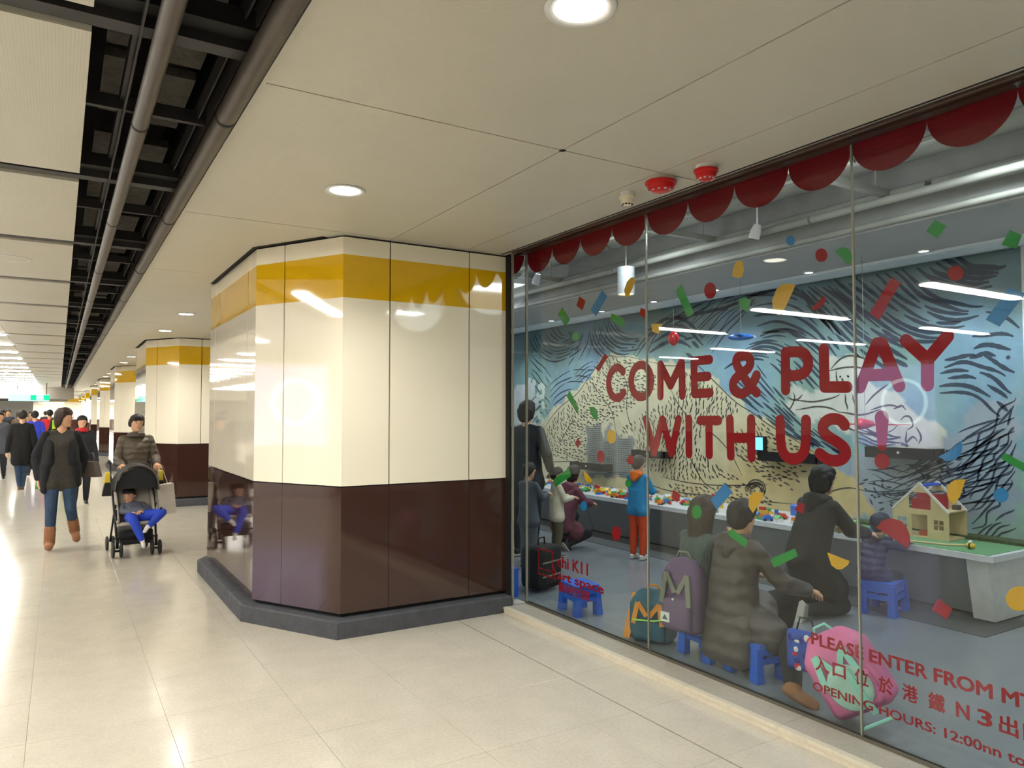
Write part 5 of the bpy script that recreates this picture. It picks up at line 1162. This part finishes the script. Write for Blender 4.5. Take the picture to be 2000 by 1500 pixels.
MB().box(D - .008, 0, .012, D, W_, EV).build('rear_wall', M_WOOD, hs_); MB().box(.0, .0, EV, D, W_, EV + .01).build('upper_floor', M_WOOD, hs_)
MB().box(.15, .20, .012, .158, .30, EV).build('inner_wall', M_WOOD, hs_)
for x in (.0, D - .01):
    nm = 'gable_front' if x == 0 else 'gable_back'
    b = MB(); f_ = lambda u, v, w_: V3((x + w_, u, v))
    b.prism([(0, EV + .01), (.14, EV + .01), (.14, EV + .13), (.13, EV + .14)], 0, .008, 0, f_); b.prism([(.14, EV + .15), (.32, EV + .15), (.23, RG)], 0, .008, 0, f_); b.prism([(W_, EV + .01), (.32, EV + .01), (.32, EV + .13), (.33, EV + .14)], 0, .008, 0, f_); b.build(nm, M_WOOD, hs_)
    for y in (0, W_): MB().bar((x + .005, y, EV), (x + .005, .23, RG + .01), .014, .018).build('roof_edge', mat('toy_white', '#d8d4cc', .5), hs_)
MB().box(.02, .15, EV + .01, .028, .31, EV + .10).build('red_panel', M_WRED, hs_); MB().box(.20, .10, EV + .01, .208, .36, EV + .13).build('red_panel', M_WRED, hs_)
MB().bar((0, .205, RG - .01), (D, .205, RG - .01), .02, .012).bar((0, .255, RG - .01), (D, .255, RG - .01), .02, .012).box(0, .21, RG - .006, D, .25, RG).build('ridge_piece', mat('toy_blue', '#2456c4', .4), hs_)
MB().box(.06, .20, .012, .12, .27, .05).build('toy_furniture', mat('toy_orange', '#c8623a', .5), hs_); MB().box(.05, .33, EV + .01, .10, .40, EV + .03).build('toy_furniture', M_GREEN, hs_); MB().box(.20, .02, EV + .01, .25, .07, EV + .05).build('toy_furniture', mat('dark_grey_block', '#4a4440', .6), hs_)
b = MB().tube([(5.86, 4.1, TZ + .012), (5.84, 3.8, TZ + .012), (5.86, 3.5, TZ + .012), (5.95, 3.2, TZ + .012), (6.08, 3.06, TZ + .012)], .008, 6).build('toy_track', M_WOOD); tag(b, 'thin pale wooden toy track curving in front of the toy house', 'toy')
# small toys strewn over the table
TC = {'red': '#c8262a', 'yellow': '#d9b420', 'blue': '#2a6ac0', 'green': '#3a9a4a', 'white': '#d8d8d8', 'orange': '#d87a2a'}
TM = {k: mat('toy_plastic_' + k, v, .35) for k, v in TC.items()}; tk = list(TC)
def toy(kind, c1, c2):
    r = empty('toy')
    if kind == 0:
        MB().box(-.04, -.025, 0, .04, .025, .025).build('base_block', TM[c1], r); b = MB().box(-.02, -.02, .025, .02, .02, .05)
        for sx in (-.01, .01):
            for sy in (-.01, .01): b.lathe([(.006, .05), (.006, .057)], c=(sx, sy, 0), n=8)
        b.build('top_block', TM[c2], r)
    elif kind == 1:
        MB().prism([(-.06, .012), (.06, .012), (.06, .03), (.035, .035), (.02, .055), (-.03, .055), (-.045, .035), (-.06, .03)], -.022, .022, 0, lambda u, v, w_: V3((w_, u, v))).build('car_body', TM[c1], r)
        for a in (-.035, .035):
            for c in (-.022, .022): MB().lathe([(.0, -.005), (.013, -.005), (.013, .005), (.0, .005)], c=(c, a, .013), n=12, axis='x').build('wheel', M_TYRE, r)
    elif kind == 2:
        MB().lathe([(.018, 0), (.014, .03), (.008, .04)], n=12).build('figure_body', TM[c1], r, smooth=True); MB().ell((0, 0, .05), .013, 10, 8).build('figure_head', TM[c2], r, smooth=True)
    else:
        MB().box(-.035, -.03, 0, .035, .03, .04).build('house_block', TM[c1], r); MB().prism([(-.035, .04), (.035, .04), (0, .07)], -.035, .035, 0, lambda u, v, w_: V3((w_, u, v))).build('roof_block', TM[c2], r)
    return r
protos = {}; used = set()
KN = ['small plastic toy brick stack strewn on the play table', 'little toy car parked on the play table', 'tiny toy figure standing on the play table', 'tiny toy house block standing on the play table']
i = 0
rt_ = random.Random(5)
for k in range(120):
    y = 4.15 + (k % 60) * .085 + rt_.uniform(-.03, .03); x = 5.86 + rt_.random() * .45
    zn = ['by the kneeling woman', 'in front of the seated man', 'in front of the long-haired woman', 'right of the boy in orange', 'left of the boy in orange', 'by the crouching girl', 'at the far left end'][min(6, int((y - 4.1) / .75))]
    while True:
        kd = rt_.choice((0, 0, 1, 2, 3)); c1, c2 = rt_.choice(tk), rt_.choice(tk)
        lb_ = '%s and %s %s on the table %s' % (c1, c2, ['toy brick stack', 'little toy car', 'tiny toy figure', 'tiny toy house'][kd], zn)
        if c1 != c2 and lb_ not in used and (kd != 1 or '%s %s' % (c1, zn) not in used): break
    used.add(lb_); used.add('%s %s' % (c1, zn)) if kd == 1 else None
    key = (kd, c1, c2)
    if key in protos: o = copy_tree(protos[key])
    else: o = toy(kd, c1, c2); protos[key] = o
    o.location = (x, y, TZ + .0005); o.rotation_euler = (0, 0, rt_.uniform(0, 6))
    tag(o, lb_, 'toy', 'small toys strewn on the play table')
def big(name, lab, x, y, parts):
    r = empty(name, (x, y, TZ + .0005)); tag(r, lab, 'toy')
    for nm, mb, mt in parts: mb.build(nm, mt, r, smooth='auto')
big('toy_drum', 'blue metal toy drum on the table between the seated man and kneeling woman', 6.45, 4.95, [('drum', MB().lathe([(.07, 0), (.07, .10), (.06, .11), (.0, .11)], n=20), TM['blue'])])
big('toy_robot', 'pale blue and white toy robot on the table right of the kneeling woman', 6.1, 3.86, [('body', MB().box(-.04, -.05, 0, .04, .05, .09), TM['blue']), ('head', MB().ell((0, 0, .13), (.045, .045, .045), 14, 10), mat('pale_toy_blue', '#6cb4dc', .3))])
big('toy_robot', 'red and white toy robot on the table beside the boy in orange', 5.98, 5.62, [('body', MB().box(-.03, -.04, .04, .03, .04, .13), TM['white']), ('head', MB().box(-.025, -.03, .13, .025, .03, .18), TM['red']), ('leg', MB().box(-.02, -.035, 0, .02, -.01, .04), TM['white']), ('leg', MB().box(-.02, .01, 0, .02, .035, .04), TM['white'])])
big('toy_truck', 'red toy fire truck on the table left of the boy in orange', 5.95, 6.85, [('body', MB().box(-.05, -.12, .025, .05, .12, .08), TM['red']), ('cab', MB().box(-.05, .06, .08, .05, .12, .12), TM['white'])] + [('wheel', MB().lathe([(.0, -.01), (.025, -.01), (.025, .01), (.0, .01)], c=(sx, sy, .025), n=14, axis='x'), M_TYRE) for sx in (-.05, .05) for sy in (-.08, .08)])
big('toy_bee', 'yellow and dark toy bee at the near end of the green mat', 5.95, 3.02, [('body', MB().ell((0, 0, .03), (.025, .04, .022), 12, 8), TM['yellow']), ('stripe', MB().tube([(0, -.006, .03), (0, .006, .03)], .026, 12), M_BSHOE), ('wing', MB().ell((0, 0, .058), (.03, .012, .012), 10, 6), TM['white'])])
big('toy_tower', 'stack of toy blocks in red and yellow in front of the seated man', 5.98, 5.0, [('block', MB().box(-.04, -.05, 0, .04, .05, .04), TM['red']), ('block', MB().box(-.03, -.04, .04, .03, .04, .08), TM['yellow']), ('block', MB().box(-.02, -.03, .08, .02, .03, .11), TM['red'])])

# wall shelves
def shelf(y0, y1, z, h_, dpt, lab, props=True):
    r = empty('wall_shelf', (MX - .003, y0, z)); tag(r, lab, 'shelf')
    MB().box(-dpt, 0, 0, -.003, y1 - y0, .012).build('bottom_board', mat('black_lacquer', '#17171a', .3), r); MB().box(-dpt, 0, .012, -dpt + .012, y1 - y0, h_).build('front_rail', MATS['black_lacquer'], r)
    MB().box(-dpt, 0, .012, 0 - .003, .012, h_).build('side_board', MATS['black_lacquer'], r); MB().box(-dpt, y1 - y0 - .012, .012, -.003, y1 - y0, h_).build('side_board', MATS['black_lacquer'], r)
    MB().ell((-dpt - .004, (y1 - y0) * .5, h_ * .55), .012, 10, 8).build('knob', TM['white'], r, smooth=True)
shelf(3.55, 4.2, 1.14, .10, .16, 'black wall shelf under the exclamation mark'); shelf(4.72, 5.45, 1.04, .10, .16, 'black wall shelf under the letters US')
shelf(6.9, 7.52, .98, .09, .16, 'black wall shelf behind the boy in orange'); shelf(8.1, 8.9, .74, .10, .16, 'low black wall shelf behind the crouching girl')
o = tag(MB().box(6.44, 5.36, 1.1405, 6.50, 5.48, 1.30).build('tablet', [M_BSHOE]), 'small tablet with lit blue screen standing on the shelf left of US', 'tablet')
MB().box(6.435, 5.37, 1.155, 6.4395, 5.47, 1.29).build('screen', emis('tablet_screen', '#5a9cff', 2), o)
# hanging toys
r = empty('toy_plane', (5.8, 5.09, 2.31)); tag(r, 'blue toy propeller plane hanging above the ampersand', 'toy'); r.rotation_euler = (0, 0, .5)
MB().ell((0, 0, 0), (.035, .13, .035), 12, 8).build('fuselage', TM['blue'], r, smooth=True); MB().box(-.16, -.03, .01, .16, .03, .022).build('wing', TM['blue'], r); MB().box(-.06, .09, 0, .06, .12, .01).build('tail', TM['blue'], r)
MB().box(-.05, -.14, -.006, .05, -.132, .006).build('propeller', TM['white'], r); MB().tube([(0, 0, .03), (0, 0, .58)], .002, 5).build('wire', M_GREYP, r)
r = empty('toy_plane', (5.8, 3.77, 1.45)); tag(r, 'red toy plane with long wings hanging behind the S of US', 'toy'); r.rotation_euler = (0, 0, .2)
MB().tube([(-.18, 0, 0), (-.1, 0, .01), (.12, 0, .01), (.2, 0, 0)], [.01, .05, .03, .008], 12).build('fuselage', TM['red'], r, smooth=True); MB().box(-.03, -.34, .0, .05, .34, .012).build('wing', TM['red'], r); MB().box(.16, -.09, 0, .2, .09, .01).build('tail', TM['red'], r); MB().box(-.19, -.008, -.09, -.182, .008, .09).build('propeller', TM['red'], r)
MB().tube([(0, 0, .03), (0, 0, 1.44)], .002, 5).build('wire', M_GREYP, r)
r = empty('balloon', (5.6, 5.83, 2.35)); tag(r, 'small red balloon hanging above the O of COME', 'balloon')
MB().ell((0, 0, 0), (.06, .06, .075), 18, 12).build('balloon_skin', mat('red_balloon', '#c01c2a', .15), r, smooth=True); MB().lathe([(.001, -.07), (.012, -.085), (.001, -.085)], n=8).build('knot', MATS['red_balloon'], r); MB().tube([(0, 0, .07), (0, 0, .55)], .0015, 5).build('string', M_GREYP, r)

# blue stools
M_ST = mat('blue_plastic', '#1f5fd0', .4, noise=(5, .05))
def stool(name='stool', H_=.215, a=.135, c=.105):
    r = empty(name)
    b = MB(); b.prism([(-a + .02, -c), (a - .02, -c), (a, -c + .02), (a, c - .02), (a - .02, c), (-a + .02, c), (-a, c - .02), (-a, -c + .02)], H_ - .02, H_); b.build('seat', M_ST, r)
    for sx in (-1, 1):
        for sy in (-1, 1):
            x, y = sx * (a - .025), sy * (c - .02); b = MB(); t = .028
            vs = []
            for z, k in ((H_ - .02, 1), (0, 1.25)):
                for u, v in ((-t, -.02), (t, -.02), (t, .02), (-t, .02)): vs.append((x * (1 + (k - 1) * .3) + u * k, y * (1 + (k - 1) * .3) + v * k, z))
            b.add(vs, [(0, 1, 5, 4), (1, 2, 6, 5), (2, 3, 7, 6), (3, 0, 4, 7), (0, 3, 2, 1), (4, 5, 6, 7)]); b.build('leg', M_ST, r)
    for sy in (-1, 1): MB().box(-a + .03, sy * (c - .012) - .01, .10, a - .03, sy * (c - .012) + .01, .135).build('stretcher', M_ST, r); MB().box(-a + .03, sy * (c - .012) - .008, H_ - .065, a - .03, sy * (c - .012) + .008, H_ - .02).build('apron', M_ST, r)
    for sx in (-1, 1): MB().box(sx * (a - .012) - .01, -c + .03, .10, sx * (a - .012) + .01, c - .03, .135).build('stretcher', M_ST, r); MB().box(sx * (a - .012) - .008, -c + .03, H_ - .065, sx * (a - .012) + .008, c - .03, H_ - .02).build('apron', M_ST, r)
    return r
s0 = stool()
for i, (x, y, rz, lab, sc) in enumerate(((3.50, 4.70, 1.45, 'empty blue plastic stool behind the small shop name on the glass', 1.0), (3.57, 3.44, 1.5, 'blue plastic stool under the woman with the purple backpack', 1.0), (3.56, 3.04, 1.4, 'blue plastic stool under the man in the puffer coat', 1.0), (5.53, 3.46, .25, 'blue plastic stool under the child in the quilted jacket', 1.15))):
    o = s0 if i == 0 else copy_tree(s0); o.location = (x, y, .003); o.rotation_euler = (0, 0, rz); o.scale = (sc, sc, sc if i else 1.05); tag(o, lab, 'stool', 'blue plastic stools')
# bags
def backpack(loc, rz, lab, mt, mt2, w_=.30, h_=.44, d_=.16, rx=0, strap=True):
    r = empty('backpack', loc, rz); r.rotation_euler = (rx, 0, rz); tag(r, lab, 'bag')
    h = []; hull(h, [((sx * (w_ / 2 - .05), sy * (d_ / 2 - .045), z), .05) for sx in (-1, 1) for sy in (-1, 1) for z in (.05, h_ * .72)] + [((0, 0, h_ - .05), .055), ((w_ * .22, 0, h_ * .88), .05), ((-w_ * .22, 0, h_ * .88), .05)]); soft('bag_body', h, mt, r, .01)
    h = []; hull(h, [((sx * (w_ / 2 - .06), -d_ / 2 - .01, z), .028) for sx in (-1, 1) for z in (.05, h_ * .42)]); soft('front_pocket', h, mt, r, .01)
    if strap:
        for sx in (-1, 1): MB().bar((sx * .10, -d_ / 2 - .035, h_ * .40), (sx * .075, -d_ / 2 - .012, h_ * .80), .032, .008, 0, (0, 1, 0)).bar((sx * .075, -d_ / 2 - .012, h_ * .80), (sx * .01, -d_ / 2 - .02, h_ * .55), .03, .008, 0, (0, 1, 0)).build('strap', mt2, r)
        MB().tube([(-.05, 0, h_ - .01), (-.03, -.01, h_ + .035), (.03, -.01, h_ + .035), (.05, 0, h_ - .01)], .008, 8).build('handle', mt2, r, smooth=True)
    return r
# worn on the back: front pocket looks toward the glass (-X)
bp_ = backpack((3.37, 3.43, .185), math.radians(-78), 'purple backpack with grey straps on the back of the long-haired woman', mat('purple_canvas', '#604a6c', .7, noise=(8, .08)), mat('grey_green_webbing', '#77776a', .8),   .28, .46, .15)
MB().box(-.10, -.118, .07, -.035, -.114, .13).build('white_patch', mat('white_patch', '#cfd4d0', .6), bp_); MB().ell((-.01, -.113, .215), .009, 10, 6).build('button', MATS['white_patch'], bp_)
MB().prism([(-.088, .085), (-.045, .085), (-.068, .115)], .1185, .1195, 0, lambda u, v, w_: V3((u, -w_, v))).build('logo', mat('patch_green', '#3c5648', .6), bp_)
b2 = backpack((3.50, 3.86, .0), math.radians(-60), 'orange, black and teal rucksack slumped on the floor by the first glass joint', mat('teal_canvas', '#22566a', .7, noise=(9, .25)), mat('orange_canvas', '#d98a2a', .6), .30, .34, .20)
MB().bar((-.16, -.10, .02), (-.13, .02, .30), .05, .02, 0, (0, 1, 0)).build('orange_piping', MATS['orange_canvas'], b2); MB().tube([(-.10, -.14, .16), (.05, -.15, .17), (.17, -.12, .19)], .006, 6).build('lime_cord', mat('lime_cord', '#a4e060', .5), b2)
M_PINK = mat('pink_fabric', '#d06a9c', .7, noise=(6, .12)); M_MINT = mat('mint_webbing', '#8fd0c4', .7)
b3 = backpack((3.42, 2.20, .0), math.radians(-70), 'pink backpack with mint straps leaning near the second glass joint', M_PINK, M_MINT, .33, .40, .18)
b3.rotation_euler = (0, math.radians(-33), math.radians(-70)); b3.location = (3.45, 2.24, .09)
MB().ell((.02, -.135, .14), (.11, .012, .11), 18, 10).build('mint_patch', mat('mint_fabric', '#a9cfc6', .7), b3, smooth=True); MB().bar((.07, -.15, .0), (.05, -.15, .22), .03, .01, 0, (0, 1, 0)).build('mint_ribbon', M_MINT, b3)
MB().prism([(.0, 0), (.15, .02), (.14, .05), (.0, .035)], .004, .012, 0).build('mint_strap_end', M_MINT, b3).location = (.02, -.26, -.03)
r = empty('tote_bag', (3.44, 2.60, .16), math.radians(-75)); tag(r, 'small blue bag with white and red blotches above the pink backpack', 'bag')
h = []; hull(h, [((sx * .08, 0, z), .025) for sx in (-1, 1) for z in (.03, .2)]); soft('bag_body', h, mat('blue_print', '#2b4aa8', .6, noise=(14, .2)), r, .008)
rr = random.Random(3)
for k in range(26): MB().ell((rr.uniform(-.085, .085), -.0265, rr.uniform(.02, .21)), (rr.uniform(.008, .02), .003, rr.uniform(.008, .02)), 8, 5).build('printed_blotch', (TM['white'], TM['red'], mat('deep_blue_print', '#1b2c88', .6))[k % 3], r)
MB().tube([(-.05, 0, .22), (-.03, 0, .29), (.03, 0, .29), (.05, 0, .22)], .005, 6).build('handle', M_BSHOE, r)
r = empty('suitcase', (3.66, 5.48, 0), math.radians(20)); r.scale = (.85, .85, .98); tag(r, 'big black soft bag standing on the room floor at the far left of the glass', 'bag')
h = []; hull(h, [((sx * .13, sy * .09, z), .06) for sx in (-1, 1) for sy in (-1, 1) for z in (.08, .34)]); soft('bag_body', h, M_BLACKC, r, .012); MB().tube([(-.06, 0, .38), (-.05, 0, .46), (.05, 0, .46), (.06, 0, .38)], .01, 8).build('handle', M_BSHOE, r)
for z in (.14, .26): MB().box(-.18, -.155, z, .18, -.149, z + .012).build('reflective_band', M_SEAL, r)
tag(MB().box(3.14, 5.35, .001, 3.34, 5.62, .24).build('storage_box', M_ST), 'blue plastic box just inside the narrow end pane', 'box')

# ---------------------------------------------------------------- bake the soft bodies
dg = bpy.context.evaluated_depsgraph_get()
new = []
for o, ex in BAKE: new.append(bpy.data.meshes.new_from_object(o.evaluated_get(dg)))
for (o, ex), me in zip(BAKE, new):
    o.modifiers.clear(); nm = o.name.split('.')[0]
    if ex and ex.v:
        bm = bmesh.new(); bm.from_mesh(me); vs = [bm.verts.new(v) for v in ex.v]
        for f in ex.f:
            try: bm.faces.new([vs[i] for i in f])
            except ValueError: pass
        bm.to_mesh(me); bm.free()
    me.polygons.foreach_set('use_smooth', [True] * len(me.polygons)); me.name = nm; o.data = me
